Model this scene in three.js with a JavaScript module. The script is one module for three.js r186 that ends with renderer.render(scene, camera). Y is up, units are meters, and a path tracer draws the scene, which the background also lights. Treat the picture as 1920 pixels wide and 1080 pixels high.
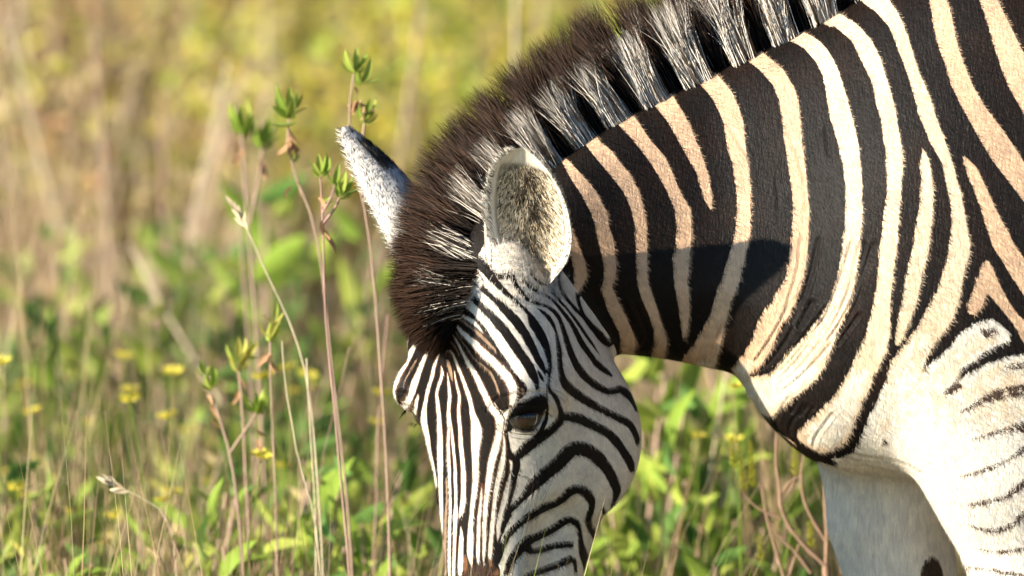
import * as THREE from 'three';
import { Sky } from 'three/addons/objects/Sky.js';
import { mergeGeometries } from 'three/addons/utils/BufferGeometryUtils.js';

// ---------- camera, sky, sun, exposure ----------
const scene = new THREE.Scene();
const camera = new THREE.PerspectiveCamera(3.8, 16 / 9, 0.5, 900);
camera.position.set(0, 1.45, 9);
camera.lookAt(0, 0.89, 0);
camera.focus = 8.92;
camera.userData.fStop = 4.0;
camera.updateMatrixWorld();
const SUN = new THREE.Vector3(-0.872, 0.335, 0.352).normalize();
const sky = new Sky();
sky.name = 'sky';
sky.scale.setScalar(800);
sky.userData.kind = 'structure';
Object.assign(sky.material.uniforms.turbidity, { value: 3 });
Object.assign(sky.material.uniforms.rayleigh, { value: 1.2 });
Object.assign(sky.material.uniforms.mieCoefficient, { value: 0.004 });
sky.material.uniforms.sunPosition.value.copy(SUN);
scene.add(sky);
scene.environmentIntensity = 0.19;
const sun = new THREE.DirectionalLight(new THREE.Color(1, 0.90, 0.74), 5.0);
sun.name = 'sun';
sun.position.copy(SUN).multiplyScalar(20);
sun.castShadow = true;
sun.shadow.mapSize.set(4096, 4096);
Object.assign(sun.shadow.camera, { left: -4, right: 4, top: 4, bottom: -4, near: 1, far: 60 });
scene.add(sun, sun.target);
const renderer = new THREE.WebGLRenderer({ antialias: true });
renderer.toneMapping = THREE.LinearToneMapping;
renderer.toneMappingExposure = 2.4;
renderer.shadowMap.enabled = true;

// ---------- small helpers ----------
function rng(seed) { let s = seed >>> 0; return () => { s = (s + 0x6d2b79f5) | 0; let t = Math.imul(s ^ (s >>> 15), 1 | s); t = (t + Math.imul(t ^ (t >>> 7), 61 | t)) ^ t; return ((t ^ (t >>> 14)) >>> 0) / 4294967296; }; }
const clamp = (x, a, b) => (x < a ? a : x > b ? b : x), lerp = (a, b, t) => a + (b - a) * t;
const smooth = (a, b, x) => { const t = clamp((x - a) / (b - a), 0, 1); return t * t * (3 - 2 * t); };
const mm = (a) => a.map((p) => p.map((x) => x / 1000));
function hash3(x, y, z) { let h = Math.imul(x, 374761393) ^ Math.imul(y, 668265263) ^ Math.imul(z, 2147483647 - 1274126177); h = Math.imul(h ^ (h >>> 13), 1274126177); return ((h ^ (h >>> 16)) >>> 0) / 4294967296; }
function noise3(x, y, z) {
  const i = Math.floor(x), j = Math.floor(y), k = Math.floor(z), u = x - i, v = y - j, w = z - k, s = (t) => t * t * (3 - 2 * t), a = s(u), b = s(v), c = s(w);
  const l = (p, q, t) => p + (q - p) * t;
  return l(l(l(hash3(i, j, k), hash3(i + 1, j, k), a), l(hash3(i, j + 1, k), hash3(i + 1, j + 1, k), a), b), l(l(hash3(i, j, k + 1), hash3(i + 1, j, k + 1), a), l(hash3(i, j + 1, k + 1), hash3(i + 1, j + 1, k + 1), a), b), c);
}
// piecewise cubic through a table of rows [t, v1, v2, ...]
function curve(rows) {
  return (t, k) => {
    let n = rows.length, i = 0;
    if (t <= rows[0][0]) return rows[0][k];
    if (t >= rows[n - 1][0]) return rows[n - 1][k];
    while (t > rows[i + 1][0]) i++;
    const p = rows[Math.max(0, i - 1)], a = rows[i], b = rows[i + 1], q = rows[Math.min(n - 1, i + 2)], h = b[0] - a[0], u = (t - a[0]) / h;
    const m0 = i > 0 ? (b[k] - p[k]) / (b[0] - p[0]) * h : b[k] - a[k], m1 = i < n - 2 ? (q[k] - a[k]) / (q[0] - a[0]) * h : b[k] - a[k];
    const u2 = u * u, u3 = u2 * u;
    return (2 * u3 - 3 * u2 + 1) * a[k] + (u3 - 2 * u2 + u) * m0 + (3 * u2 - 2 * u3) * b[k] + (u3 - u2) * m1;
  };
}
const baked = (f, k, n, t0, t1) => { const a = new Float32Array(n + 2); for (let i = 0; i <= n + 1; i++) a[i] = f(lerp(t0, t1, i / n), k); return (t) => { const x = clamp((t - t0) / (t1 - t0), 0, 1) * n, i = x | 0; return a[i] + (a[i + 1] - a[i]) * (x - i); }; };

// ---------- the zebra's shape: distance functions in metres, x along the body (head at -x), y up, z to its left side ----------
// stations of neck and barrel: [top x, top y, bottom x, bottom y, half width, side shift, crest narrowing, twist]
const STATIONS = mm([
  [-78, 900, 20, 880, 20, 26, 300, 34], [-65, 930, 45, 835, 52, 24, 300, 36], [-22, 968, 90, 824, 66, 19, -120, 34], [40, 1018, 122, 820, 74, 15, -40, 28], [92, 1055, 160, 816, 78, 9, 120, 16], [146, 1084, 200, 808, 82, 4, 260, 7],
  [198, 1110, 234, 798, 88, 1, 360, 0], [248, 1133, 254, 765, 100, 0, 320, 0], [295, 1155, 283, 734, 116, 0, 280, 0], [345, 1182, 332, 705, 136, 0, 220, 0], [412, 1222, 396, 694, 156, 0, 200, 0],
  [495, 1255, 468, 690, 176, 0, 200, 0], [605, 1250, 585, 690, 200, 0, 160, 0], [745, 1225, 740, 668, 235, 0, 100, 0], [970, 1222, 970, 660, 262, 0, 60, 0], [1140, 1236, 1140, 715, 235, 0, 60, 0],
  [1280, 1222, 1270, 800, 190, 0, 60, 0], [1370, 1150, 1360, 880, 130, 0, 60, 0], [1410, 1070, 1405, 980, 50, 0, 60, 0]]);
const trunk = (() => {
  const NS = STATIONS.length - 1, table = curve(STATIONS.map((r, i) => [i / NS, ...r])), C = [1, 2, 3, 4, 5, 6, 7, 8].map((k) => baked(table, k, 600, 0, 1));
  const [tx, ty, bx, by, wz, zs, nr, tw] = C;
  const X0 = -0.30, Y0 = 0.1, ST = 0.01, NX = 200, NY = 150, S = new Float32Array(NX * NY), T = new Float32Array(NX * NY);
  for (let j = 0; j < NY; j++) for (let i = 0; i < NX; i++) {
    const x = X0 + i * ST, y = Y0 + j * ST;
    const g = (s) => (x - bx(s)) * (ty(s) - by(s)) - (y - by(s)) * (tx(s) - bx(s));
    let best = -1, bt = 1e9, pg = g(0);
    for (let n = 1; n <= 240; n++) {
      const s1 = n / 240, g1 = g(s1);
      if (pg >= 0 && g1 < 0) {
        let a = s1 - 1 / 240, b = s1;
        for (let k = 0; k < 14; k++) { const m = (a + b) / 2; if (g(m) >= 0) a = m; else b = m; }
        const s = (a + b) / 2, hx = tx(s) - bx(s), hy = ty(s) - by(s), t = 2 * ((x - bx(s)) * hx + (y - by(s)) * hy) / (hx * hx + hy * hy) - 1;
        if (Math.abs(t) < Math.abs(bt)) { bt = t; best = s; }
      }
      pg = g1;
    }
    if (best < 0) {  // beyond an end: nearest end
      best = x > 0.6 ? 1 : 0;
      const hx = tx(best) - bx(best), hy = ty(best) - by(best), t = 2 * ((x - bx(best)) * hx + (y - by(best)) * hy) / (hx * hx + hy * hy) - 1;
      const L = Math.hypot(hx, hy), off = Math.abs((x - bx(best)) * hy - (y - by(best)) * hx) / L;
      bt = Math.sign(t || 1) * Math.hypot(t, off / (L / 2)) + Math.sign(t || 1) * off / (L / 2);
    }
    S[j * NX + i] = best; T[j * NX + i] = clamp(bt, -6, 6);
  }
  const hn = baked((s) => Math.hypot(tx(s) - bx(s), ty(s) - by(s)) / 2, 0, 600, 0, 1);
  const st = (x, y) => {
    const u = clamp((x - X0) / ST, 0, NX - 1.001), v = clamp((y - Y0) / ST, 0, NY - 1.001), i = u | 0, j = v | 0, a = u - i, b = v - j, o = j * NX + i;
    const mix = (A) => (A[o] * (1 - a) + A[o + 1] * a) * (1 - b) + (A[o + NX] * (1 - a) + A[o + NX + 1] * a) * b;
    return [mix(S), mix(T)];
  };
  const d = (x, y, z) => {
    const [s, t] = st(x, y), h = hn(s), w = wz(s) * (1 - nr(s) * clamp(t, -0.4, 1.1)) * 1.04, zz = z - zs(s) - tw(s) * clamp(t, -1.2, 1.2), A = Math.abs(t), B = Math.abs(zz) / w, n = 2.25;
    const q = Math.pow(Math.pow(A, n) + Math.pow(B, n), 1 / n) + 1e-6, ga = Math.pow(A / q, n - 1) / h, gb = Math.pow(B / q, n - 1) / w;
    return (q - 1) / (Math.hypot(ga, gb) + 1e-6);
  };
  return { d, st, crestZ: (s) => zs(s) + tw(s) };
})();
const smin = (a, b, k) => { const h = Math.max(k - Math.abs(a - b), 0) / k; return Math.min(a, b) - h * h * k * 0.25; };
const smax = (a, b, k) => -smin(-a, -b, k);
const ell = (x, y, z, c, r) => { const a = (x - c[0]) / r[0], b = (y - c[1]) / r[1], e = (z - c[2]) / r[2], q = Math.hypot(a, b, e), g = Math.hypot(a / r[0], b / r[1], e / r[2]); return q < 1e-4 ? -Math.min(...r) : q * (q - 1) / g; };
function limb(pts) {  // rows [x, y, z, radius along x, radius along z]
  return (x, y, z) => {
    let d = 9;
    for (let i = 0; i + 1 < pts.length; i++) {
      const a = pts[i], b = pts[i + 1], ux = b[0] - a[0], uy = b[1] - a[1], uz = b[2] - a[2];
      const h = clamp(((x - a[0]) * ux + (y - a[1]) * uy + (z - a[2]) * uz) / (ux * ux + uy * uy + uz * uz), 0, 1);
      const rx = lerp(a[3], b[3], h), rz = lerp(a[4], b[4], h), px = (x - a[0] - ux * h), py = (y - a[1] - uy * h), pz = (z - a[2] - uz * h);
      const q = Math.hypot(px / rx, py / rx, pz / rz), g = Math.hypot(px / rx / rx, py / rx / rx, pz / rz / rz), v = q < 1e-4 ? -Math.min(rx, rz) : q * (q - 1) / g;
      d = i ? smin(d, v, 0.02) : v;
    }
    return d;
  };
}
const NEAR_LEG = mm([[530, 800, 105, 115, 62], [532, 690, 112, 92, 60], [538, 610, 110, 66, 55], [540, 540, 108, 50, 45], [538, 440, 106, 40, 38], [536, 385, 105, 44, 40], [522, 330, 104, 32, 30], [520, 200, 103, 27, 25], [518, 130, 102, 33, 31], [508, 75, 102, 29, 30], [500, 35, 102, 42, 42]]);
const FAR_LEG = mm([[440, 760, -85, 100, 50], [404, 700, -100, 76, 52], [396, 640, -105, 60, 52], [408, 590, -108, 55, 46], [420, 530, -108, 50, 42], [424, 430, -106, 40, 38], [428, 385, -105, 44, 40], [428, 330, -104, 32, 30], [430, 200, -103, 27, 25], [430, 130, -102, 33, 31], [420, 75, -102, 29, 30], [412, 35, -102, 42, 42]]);
const HIND = (s, dx) => mm([[1210 + dx, 950, 120 * s, 170, 70], [1190 + dx, 760, 140 * s, 115, 70], [1230 + dx, 640, 135 * s, 75, 50], [1310 + dx, 520, 128 * s, 48, 36], [1330 + dx, 470, 125 * s, 45, 36], [1315 + dx, 400, 122 * s, 34, 30], [1295 + dx, 210, 118 * s, 29, 27], [1285 + dx, 130, 118 * s, 34, 31], [1265 + dx, 75, 118 * s, 29, 30], [1255 + dx, 35, 118 * s, 42, 42]]);
const nearLeg = limb(NEAR_LEG), farLeg = limb(FAR_LEG), hindNear = limb(HIND(1, 30)), hindFar = limb(HIND(-1, -70));

// the head in its own axes: a to the animal's left, c out of the forehead, l down the nose; turned towards its left on the neck
const PHI = 54 * Math.PI / 180, HEAD = { o: new THREE.Vector3(-0.0755, 0.9455, 0.108), L: null, F: null, N: null };
HEAD.N = new THREE.Vector3(0.062, -1, 0.0).normalize();
HEAD.F = new THREE.Vector3(-Math.sin(PHI), 0, Math.cos(PHI)); HEAD.F.addScaledVector(HEAD.N, -HEAD.F.dot(HEAD.N)).normalize();
HEAD.L = new THREE.Vector3().crossVectors(HEAD.F, HEAD.N).normalize();
if (HEAD.L.x < 0) HEAD.L.negate();
const toHead = (x, y, z) => { const { o, L, F, N } = HEAD, X = x - o.x, Y = y - o.y, Z = z - o.z; return [X * L.x + Y * L.y + Z * L.z, X * F.x + Y * F.y + Z * F.z, X * N.x + Y * N.y + Z * N.z]; };
const fromHead = (a, c, l) => { const { o, L, F, N } = HEAD; return new THREE.Vector3(o.x + a * L.x + c * F.x + l * N.x, o.y + a * L.y + c * F.y + l * N.y, o.z + a * L.z + c * F.z + l * N.z); };
// rows: l, front half width, middle half width, back half width, depth, front shift
const FACE = mm([[-30, 30, 32, 26, 46, -52], [-5, 48, 52, 40, 84, -30], [30, 66, 68, 48, 122, -12], [67, 88, 82, 54, 164, 2], [111, 107, 90, 60, 196, 6], [144, 111, 92, 60, 204, 4], [180, 104, 88, 58, 208, 1], [217, 91, 82, 55, 208, -1], [256, 74, 72, 52, 203, 0], [283, 64, 64, 48, 188, 1], [311, 58, 58, 44, 172, 1], [344, 57, 55, 42, 154, 0], [378, 58, 54, 41, 136, -2], [412, 53, 50, 38, 112, -8], [436, 38, 38, 28, 84, -20], [452, 15, 15, 12, 34, -40]]);
const face = (() => {
  const f = curve(FACE), [wf, wm, wb, dp, cf] = [1, 2, 3, 4, 5].map((k) => baked(f, k, 500, -0.03, 0.452));
  const d = (a, c, l) => {
    const D = dp(l), u = clamp((cf(l) - c) / D, -3, 4), v = 2 * u - 1, uu = clamp(u, 0, 1);
    const A0 = wf(l), A1 = wm(l), A2 = wb(l);  // quadratic through u = .12, .5, .88
    const w = Math.max(0.012, A1 + (A2 - A0) / 0.76 * (uu - 0.5) + (A0 + A2 - 2 * A1) / (2 * 0.1444) * (uu - 0.5) * (uu - 0.5)) * 1.06;
    const n = 2.7, P = Math.abs(a) / w, Q = Math.abs(v), q = Math.pow(Math.pow(P, n) + Math.pow(Q, n), 1 / n) + 1e-6;
    const e = (q - 1) / (Math.hypot(Math.pow(P / q, n - 1) / w, Math.pow(Q / q, n - 1) * 2 / D) + 1e-6);
    return Math.max(e, Math.max(-0.03 - l, l - 0.452));
  };
  return { d, cf, dp };
})();
const EYE = { a: 0.0835, c: -0.0345, l: 0.1815, r: 0.0175 };
function headD(x, y, z) {
  const [a, c, l] = toHead(x, y, z), A = Math.abs(a);
  if (A > 0.3 || c > 0.25 || c < -0.5 || l < -0.3 || l > 0.7) return 0.15;
  let d = face.d(a, c, l);
  d = smin(d, ell(A, c, l, [0.050, -0.128, 0.214], [0.036, 0.074, 0.084]), 0.02);      // chewing muscle
  d = smin(d, ell(A, c, l, [0.096, -0.038, 0.158], [0.020, 0.036, 0.028]), 0.018);     // brow
  d = smin(d, ell(A, c, l, [0.066, -0.075, 0.238], [0.012, 0.022, 0.060]), 0.02);      // cheek bone
  d = smin(d, ell(A, c, l, [0.034, -0.022, 0.402], [0.026, 0.034, 0.036]), 0.02);      // nostril swelling
  d = smin(d, ell(A, c, l, [0.050, -0.062, 0.066], [0.024, 0.030, 0.034]), 0.02);      // ear base
  d = smax(d, -ell(A, c, l, [0.070, -0.078, 0.330], [0.022, 0.022, 0.050]), 0.03);     // hollow before the cheek
  d = smax(d, -ell(A, c, l, [0.108, -0.033, 0.1845], [0.024, 0.0215, 0.0088]), 0.006); // eye opening
  d = smax(d, -ell(A, c, l, [0.058, -0.004, 0.412], [0.014, 0.010, 0.018]), 0.006);    // nostril
  d = smax(d, -ell(A, c, l, [0.060, -0.080, 0.415], [0.030, 0.003, 0.045]), 0.004);    // mouth
  return d;
}
const bodyOnly = (x, y, z) => {
  let d = trunk.d(x, y, z);
  d = smin(d, ell(x, y, Math.abs(z), [0.335, 0.800, 0.062], [0.060, 0.080, 0.060]), 0.04);      // breast
  d = smin(d, ell(x, y, Math.abs(z), [0.470, 0.900, 0.105], [0.130, 0.190, 0.070]), 0.06);      // shoulder
  d = smin(d, ell(x, y, Math.abs(z), [0.530, 0.760, 0.125], [0.100, 0.110, 0.060]), 0.05);      // upper arm
  return d;
};
function legsD(x, y, z) {
  if (y > 1.05) return 9;
  if (x < 0.85) return z > 0 ? nearLeg(x, y, z) : farLeg(x, y, z);
  return z > 0 ? hindNear(x, y, z) : hindFar(x, y, z);
}
function zebraD(x, y, z) {
  const b = bodyOnly(x, y, z), lg = legsD(x, y, z);
  let d = lg < 8 ? smin(b, lg, 0.045) : b;
  if (x < 0.35) d = smin(d, headD(x, y, z), 0.022);
  return d;
}
const isHead = (x, y, z) => (x < 0.35 ? headD(x, y, z) - bodyOnly(x, y, z) : 1);   // below 0: the head's own skin
// head chart: angle round the head's axis (0 in front, + to its left) and l; body chart: x and y in the animal's plane of symmetry
const headChart = (x, y, z) => { const [a, c, l] = toHead(x, y, z); return [Math.atan2(a, c - face.cf(l) + face.dp(l) * 0.42), l]; };
// ---------- the coat's stripes, in the skin's own charts: head [angle in mrad, l in 0.4 mm], body [x, y in 0.4 mm] ----------
const HEAD_STRIPES = [
['k',[-1364,-110,361,83,427,158,541,171,645,187,730,205,789,226,836,251,885,281,941,309,979,333,1016,353,1049,367,1056,379,1039,394,1008,401,961,411,886,419,876,428,815,437,779,434,734,415,694,450,714,457,691,492,768,492,813,504,808,548,880,561,897,573,875,601,845,633,828,695,880,712,821,734,764,767,734,831,774,847,784,870,810,982,-1116,963,-1156,1049,-1242,966,-1053,881,-970,841,-982,786,-987,731,-988,676,-1095,623,-1153,596,-1198,569,-1225,541,-1237,514,-1241,486,-1401,460,-1358,433,-1262,404,-1280,376,-1379,349,-1474,322,-1355,292,-1382,264,-1327,235,-1416,209,-1410,181,-1496,155,-1428,127,-1444,100,-1375,109]],
['w',[-803,226,-815,234,-848,243,-855,253,-939,265,-934,276,-936,287,-944,298,-1013,310,-1105,324,-1085,337,-969,354,-951,354,-1025,336,-1059,325,-985,313,-901,301,-895,291,-885,280,-887,269,-801,257,-808,247,-884,238,-841,228]],
['w',[-467,247,-518,254,-590,263,-677,275,-802,288,-820,301,-911,314,-1003,326,-1012,337,-972,349,-943,360,-926,370,-919,379,-920,389,-923,399,-928,416,-951,434,-977,442,-1025,450,-1043,459,-1039,466,-992,461,-998,455,-953,447,-923,439,-909,431,-876,414,-865,398,-861,390,-862,382,-864,374,-870,365,-884,354,-895,343,-895,334,-842,322,-701,307,-615,293,-551,280,-499,268,-451,258,-412,251]],
['t',[-536,306,-646,321,-798,338,-846,355,-844,364,-839,373,-833,387,-830,387,-834,374,-837,365,-835,356,-761,339,-618,323,-516,308]],
['w',[-81,248,-197,262,-256,270,-310,280,-358,291,-403,302,-458,313,-516,325,-581,337,-656,350,-734,361,-780,372,-800,383,-812,394,-825,405,-843,417,-872,429,-962,444,-1055,462,-938,468,-881,477,-917,489,-827,497,-784,507,-824,518,-728,533,-761,532,-733,514,-753,504,-777,493,-822,483,-940,474,-971,465,-975,457,-870,441,-850,436,-820,428,-785,416,-730,403,-653,389,-593,376,-545,365,-500,354,-453,342,-408,330,-361,317,-318,305,-274,295,-235,285,-193,275,-151,265,-63,250]],
['w',[-629,398,-732,413,-808,430,-879,448,-916,464,-888,482,-836,497,-773,512,-741,521,-786,532,-733,541,-694,551,-642,567,-611,583,-629,592,-567,601,-600,612,-553,619,-534,618,-548,610,-573,600,-625,591,-578,580,-708,566,-678,549,-750,540,-700,528,-746,519,-791,511,-774,494,-763,478,-915,466,-819,451,-712,432,-622,414,-579,399]],
['w',[-28,285,-68,293,-121,303,-164,312,-203,322,-232,333,-260,343,-291,353,-323,362,-377,376,-408,387,-439,398,-468,408,-499,418,-543,429,-595,442,-651,455,-725,469,-705,480,-758,493,-680,504,-681,515,-690,527,-695,539,-688,551,-660,562,-569,576,-605,586,-560,594,-519,605,-574,618,-544,630,-533,640,-434,638,-427,627,-425,614,-435,602,-446,591,-454,581,-463,572,-485,556,-489,545,-489,533,-479,522,-474,510,-477,498,-482,487,-482,476,-477,465,-465,453,-451,442,-432,430,-406,418,-382,409,-356,400,-325,389,-296,379,-246,365,-211,356,-178,345,-155,334,-134,324,-104,315,-71,306,-32,295,-3,286]],
['w',[-31,323,-45,339,-88,354,-149,370,-198,387,-219,395,-226,405,-232,417,-238,428,-242,440,-244,452,-246,463,-255,475,-265,486,-273,498,-283,509,-296,521,-312,533,-323,544,-332,556,-340,568,-348,579,-351,591,-353,602,-365,613,-377,626,-381,636,-387,647,-391,658,-400,669,-410,679,-431,691,-478,703,-442,715,-520,728,-447,738,-488,750,-440,761,-478,773,-535,785,-474,796,-500,807,-525,818,-545,829,-554,843,-550,854,-631,872,-539,870,-485,853,-583,843,-537,829,-505,819,-476,807,-445,796,-414,784,-459,773,-411,761,-373,749,-344,737,-321,726,-300,713,-283,700,-272,688,-264,677,-258,666,-250,656,-244,645,-238,634,-233,624,-226,612,-219,601,-210,589,-204,577,-201,566,-197,555,-190,543,-181,532,-174,520,-167,508,-163,496,-160,485,-155,473,-151,462,-149,450,-148,438,-147,427,-147,415,-151,404,-153,395,-138,389,-82,373,-20,356,27,338,-7,322]],
['t',[89,308,97,312,114,328,126,337,138,346,157,359,178,358,190,344,189,335,184,325,163,309,126,304]],
['w',[80,338,70,349,59,362,53,373,45,383,38,396,23,408,5,418,-15,431,-32,442,-44,452,-49,464,-50,474,-53,485,57,483,48,472,46,462,46,451,48,441,56,431,81,419,104,408,115,396,119,381,117,372,113,361,105,348,98,338]],
['w',[-41,482,-61,493,-84,508,-96,520,-105,531,-113,543,-118,554,-118,566,-117,577,-115,589,-113,600,-113,618,-112,631,-113,646,-114,660,-118,675,-124,686,-132,698,-145,710,-155,721,-168,733,-181,745,-194,756,-212,768,-228,780,-245,791,-267,803,-285,815,-304,827,-324,839,-339,850,-353,864,-360,873,-268,872,-254,862,-230,849,-215,838,-198,826,-182,814,-166,802,-152,791,-135,779,-122,767,-110,756,-99,744,-89,733,-79,721,-70,709,-62,698,-55,686,-50,675,-48,659,-47,645,-49,631,-51,618,-45,599,-45,588,-46,576,-45,565,-43,553,-42,542,-41,530,-36,519,-27,508,-7,493,12,482]],
['w',[7,480,-2,492,-11,508,-12,520,-8,531,-7,542,-4,554,1,565,4,576,3,588,-1,599,-5,618,-2,631,1,645,-1,660,-4,675,-16,690,-32,704,-38,716,-43,727,-53,740,-66,755,-77,766,-89,778,-103,790,-117,801,-133,812,-150,825,-169,837,-188,850,-206,863,-219,872,-122,871,-110,862,-92,850,-75,836,-60,824,-42,812,-29,801,-16,790,-3,778,9,766,20,755,35,740,49,727,65,716,76,704,73,689,66,674,68,659,71,644,70,630,68,617,72,599,70,587,68,575,64,564,60,552,57,541,56,530,56,518,56,507,55,491,55,479]],
['w',[223,333,218,343,213,354,214,371,219,380,235,396,212,413,177,432,167,443,162,454,160,465,158,477,150,488,142,500,134,511,128,523,128,535,133,546,136,558,139,569,142,580,144,592,142,604,139,617,137,630,134,644,126,659,117,673,105,686,90,697,71,714,110,715,185,700,210,688,225,674,229,659,230,644,233,629,235,616,237,603,235,591,232,579,228,567,225,556,223,544,221,533,219,522,222,510,225,499,229,487,233,476,234,464,236,452,237,442,242,432,276,414,292,394,277,378,268,369,251,353,249,342,250,333]],
['w',[107,736,92,750,66,766,49,780,28,796,11,810,-4,824,-18,836,-27,847,-27,865,44,865,116,847,131,835,139,823,149,810,155,795,163,780,168,765,157,749,129,735]],
['t',[-167,614,-173,619,-173,628,-173,641,-176,653,-185,664,-197,676,-214,688,-231,699,-254,711,-275,723,-298,734,-321,746,-347,758,-377,770,-418,782,-462,794,-422,805,-450,817,-477,828,-492,841,-493,852,-488,870,-433,869,-398,850,-385,840,-364,827,-346,816,-322,804,-301,792,-279,780,-260,769,-240,757,-224,745,-209,734,-193,722,-179,710,-167,699,-157,687,-148,676,-141,664,-136,653,-135,640,-136,627,-138,618,-148,614]],
['w',[113,288,140,285,186,285,236,293,259,309,272,318,285,328,301,338,316,348,331,358,344,367,360,381,369,389,380,399,389,409,395,419,390,430,385,442,387,453,387,462,379,473,370,484,362,494,355,504,348,516,342,528,342,540,341,552,340,563,339,575,338,586,337,597,333,615,326,628,317,642,306,657,296,672,290,684,285,696,279,707,268,721,257,735,246,750,236,765,225,780,216,795,223,808,241,819,269,829,294,837,328,836,331,828,336,817,345,806,351,795,353,780,354,765,350,750,347,735,351,722,358,708,364,697,370,685,377,674,392,659,407,644,419,629,428,616,436,597,439,586,443,574,450,563,459,551,468,540,478,529,499,518,519,506,534,494,539,480,528,468,510,456,492,447,478,439,472,428,469,416,463,405,455,395,443,385,430,376,409,363,396,354,382,344,365,334,347,324,330,315,314,306,282,290,210,279,127,281,94,287]],
['t',[203,256,262,268,301,276,335,285,356,296,364,296,356,284,326,274,287,265,221,254]],
['w',[255,240,312,254,336,263,359,272,382,281,404,291,428,302,451,312,475,322,496,331,516,341,534,352,548,363,562,375,578,387,595,398,609,409,624,420,643,430,665,440,689,448,702,453,706,463,699,479,690,489,678,499,662,508,644,517,629,526,614,535,592,546,571,558,556,570,544,582,531,596,519,610,512,621,505,632,500,642,492,657,488,673,486,684,486,695,484,707,481,719,477,730,476,742,478,754,483,765,486,776,488,792,491,806,497,819,504,829,526,829,536,820,545,807,550,793,552,777,552,766,552,754,551,743,550,731,550,720,550,708,552,697,555,685,558,674,564,659,574,645,584,634,595,623,605,613,619,599,633,586,649,574,666,564,685,553,705,541,720,531,734,522,747,513,761,503,776,493,790,481,811,460,795,443,768,434,745,427,728,420,712,410,695,401,679,390,665,379,650,368,633,356,613,345,590,334,566,324,540,315,513,306,485,296,457,287,433,278,409,269,384,260,354,251,273,238]],
['t',[257,217,292,225,334,235,368,244,402,253,439,262,477,271,508,282,540,292,574,302,610,311,649,318,684,325,733,337,745,345,757,354,770,363,781,372,788,382,794,390,810,395,821,394,818,388,812,380,804,370,794,361,783,352,772,342,756,333,703,321,665,315,625,308,591,299,556,290,525,280,494,270,456,260,420,251,387,242,354,233,311,223,276,216]],
['w',[240,202,287,210,342,221,386,231,431,241,480,250,523,259,564,268,604,278,642,287,679,297,715,305,747,313,776,322,805,332,835,342,862,351,883,360,896,369,903,376,905,381,900,395,892,410,883,419,921,425,944,415,967,399,985,381,986,369,979,358,963,347,941,336,914,326,884,316,854,306,823,297,790,289,757,281,723,272,686,263,646,254,602,246,551,238,499,232,450,224,394,215,323,206,263,199]],
['t',[401,202,452,207,512,214,562,221,607,228,649,236,686,244,714,251,739,258,765,265,790,271,833,282,843,288,854,287,848,279,814,267,793,259,769,252,746,245,717,238,679,230,635,223,587,216,535,209,471,203,417,199]],
['w',[286,188,403,193,457,196,513,201,564,206,608,212,642,218,673,224,710,231,737,237,750,235,737,227,717,218,692,210,658,202,609,196,552,191,490,186,421,183,291,184]],
['t',[1007,376,1002,383,999,388,998,393,1004,394,1022,391,1033,382,1016,375]],
['w',[466,626,454,636,440,650,434,661,429,672,423,684,417,695,408,707,402,718,398,730,397,742,396,753,393,765,390,777,388,788,388,803,392,816,421,834,446,834,458,815,459,803,461,788,462,777,463,765,464,754,465,742,466,731,466,719,468,708,471,697,473,685,473,673,475,661,476,650,476,636,476,626]],
['w',[774,490,765,502,753,518,744,529,733,540,720,552,706,563,692,573,676,585,661,597,646,610,634,620,622,631,612,643,605,657,602,671,601,685,599,697,597,709,594,719,589,733,585,744,584,756,583,767,578,779,575,790,576,802,582,814,605,830,633,830,646,814,650,803,653,792,652,780,652,769,655,758,659,746,660,734,660,721,660,710,660,699,660,687,663,673,668,659,677,646,688,635,701,624,714,614,732,601,749,589,763,577,773,566,779,553,783,542,788,530,793,518,793,502,793,490]],
['w',[802,564,811,577,808,584,803,594,796,603,783,613,770,622,755,633,741,643,724,658,712,673,702,688,693,703,682,714,674,726,674,738,679,750,689,762,698,772,721,773,733,764,747,752,756,741,763,730,771,719,779,708,787,693,795,678,805,663,818,649,830,639,844,628,855,619,867,607,872,596,873,584,863,572,814,563]],
['w',[893,605,886,617,875,633,860,648,848,661,839,672,832,681,828,692,826,700,837,701,860,695,887,687,910,679,934,670,960,658,987,644,1018,629,1041,618]],
['k',[618,152,678,162,714,169,752,178,790,187,824,195,853,205,880,216,904,225,924,234,943,245,963,257,982,269,1001,280,1021,292,1040,303,1058,315,1072,325,1082,336,1091,347,1103,356,1115,365,1122,376,1126,386,1146,386,1157,375,1169,362,1171,350,1169,339,1165,327,1157,315,1141,303,1123,291,1105,279,1087,267,1070,256,1053,244,1035,232,1016,220,992,211,967,202,937,192,902,181,862,173,823,166,784,158,742,150,672,142]],
['k',[743,123,783,130,831,139,873,147,911,155,944,164,971,173,993,182,1014,191,1036,199,1056,207,1074,217,1092,227,1108,237,1121,247,1131,257,1141,267,1154,278,1166,287,1173,297,1180,308,1192,318,1204,326,1221,340,1236,350,1245,350,1261,338,1267,320,1259,310,1251,301,1248,291,1243,280,1236,269,1228,258,1220,248,1211,237,1200,226,1188,215,1171,203,1149,192,1125,184,1099,176,1071,168,1039,161,1001,153,962,146,922,138,882,130,838,121,803,114]],
['k',[1176,336,1179,348,1190,359,1206,365,1212,365,1215,357,1207,345,1186,334]],
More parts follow.
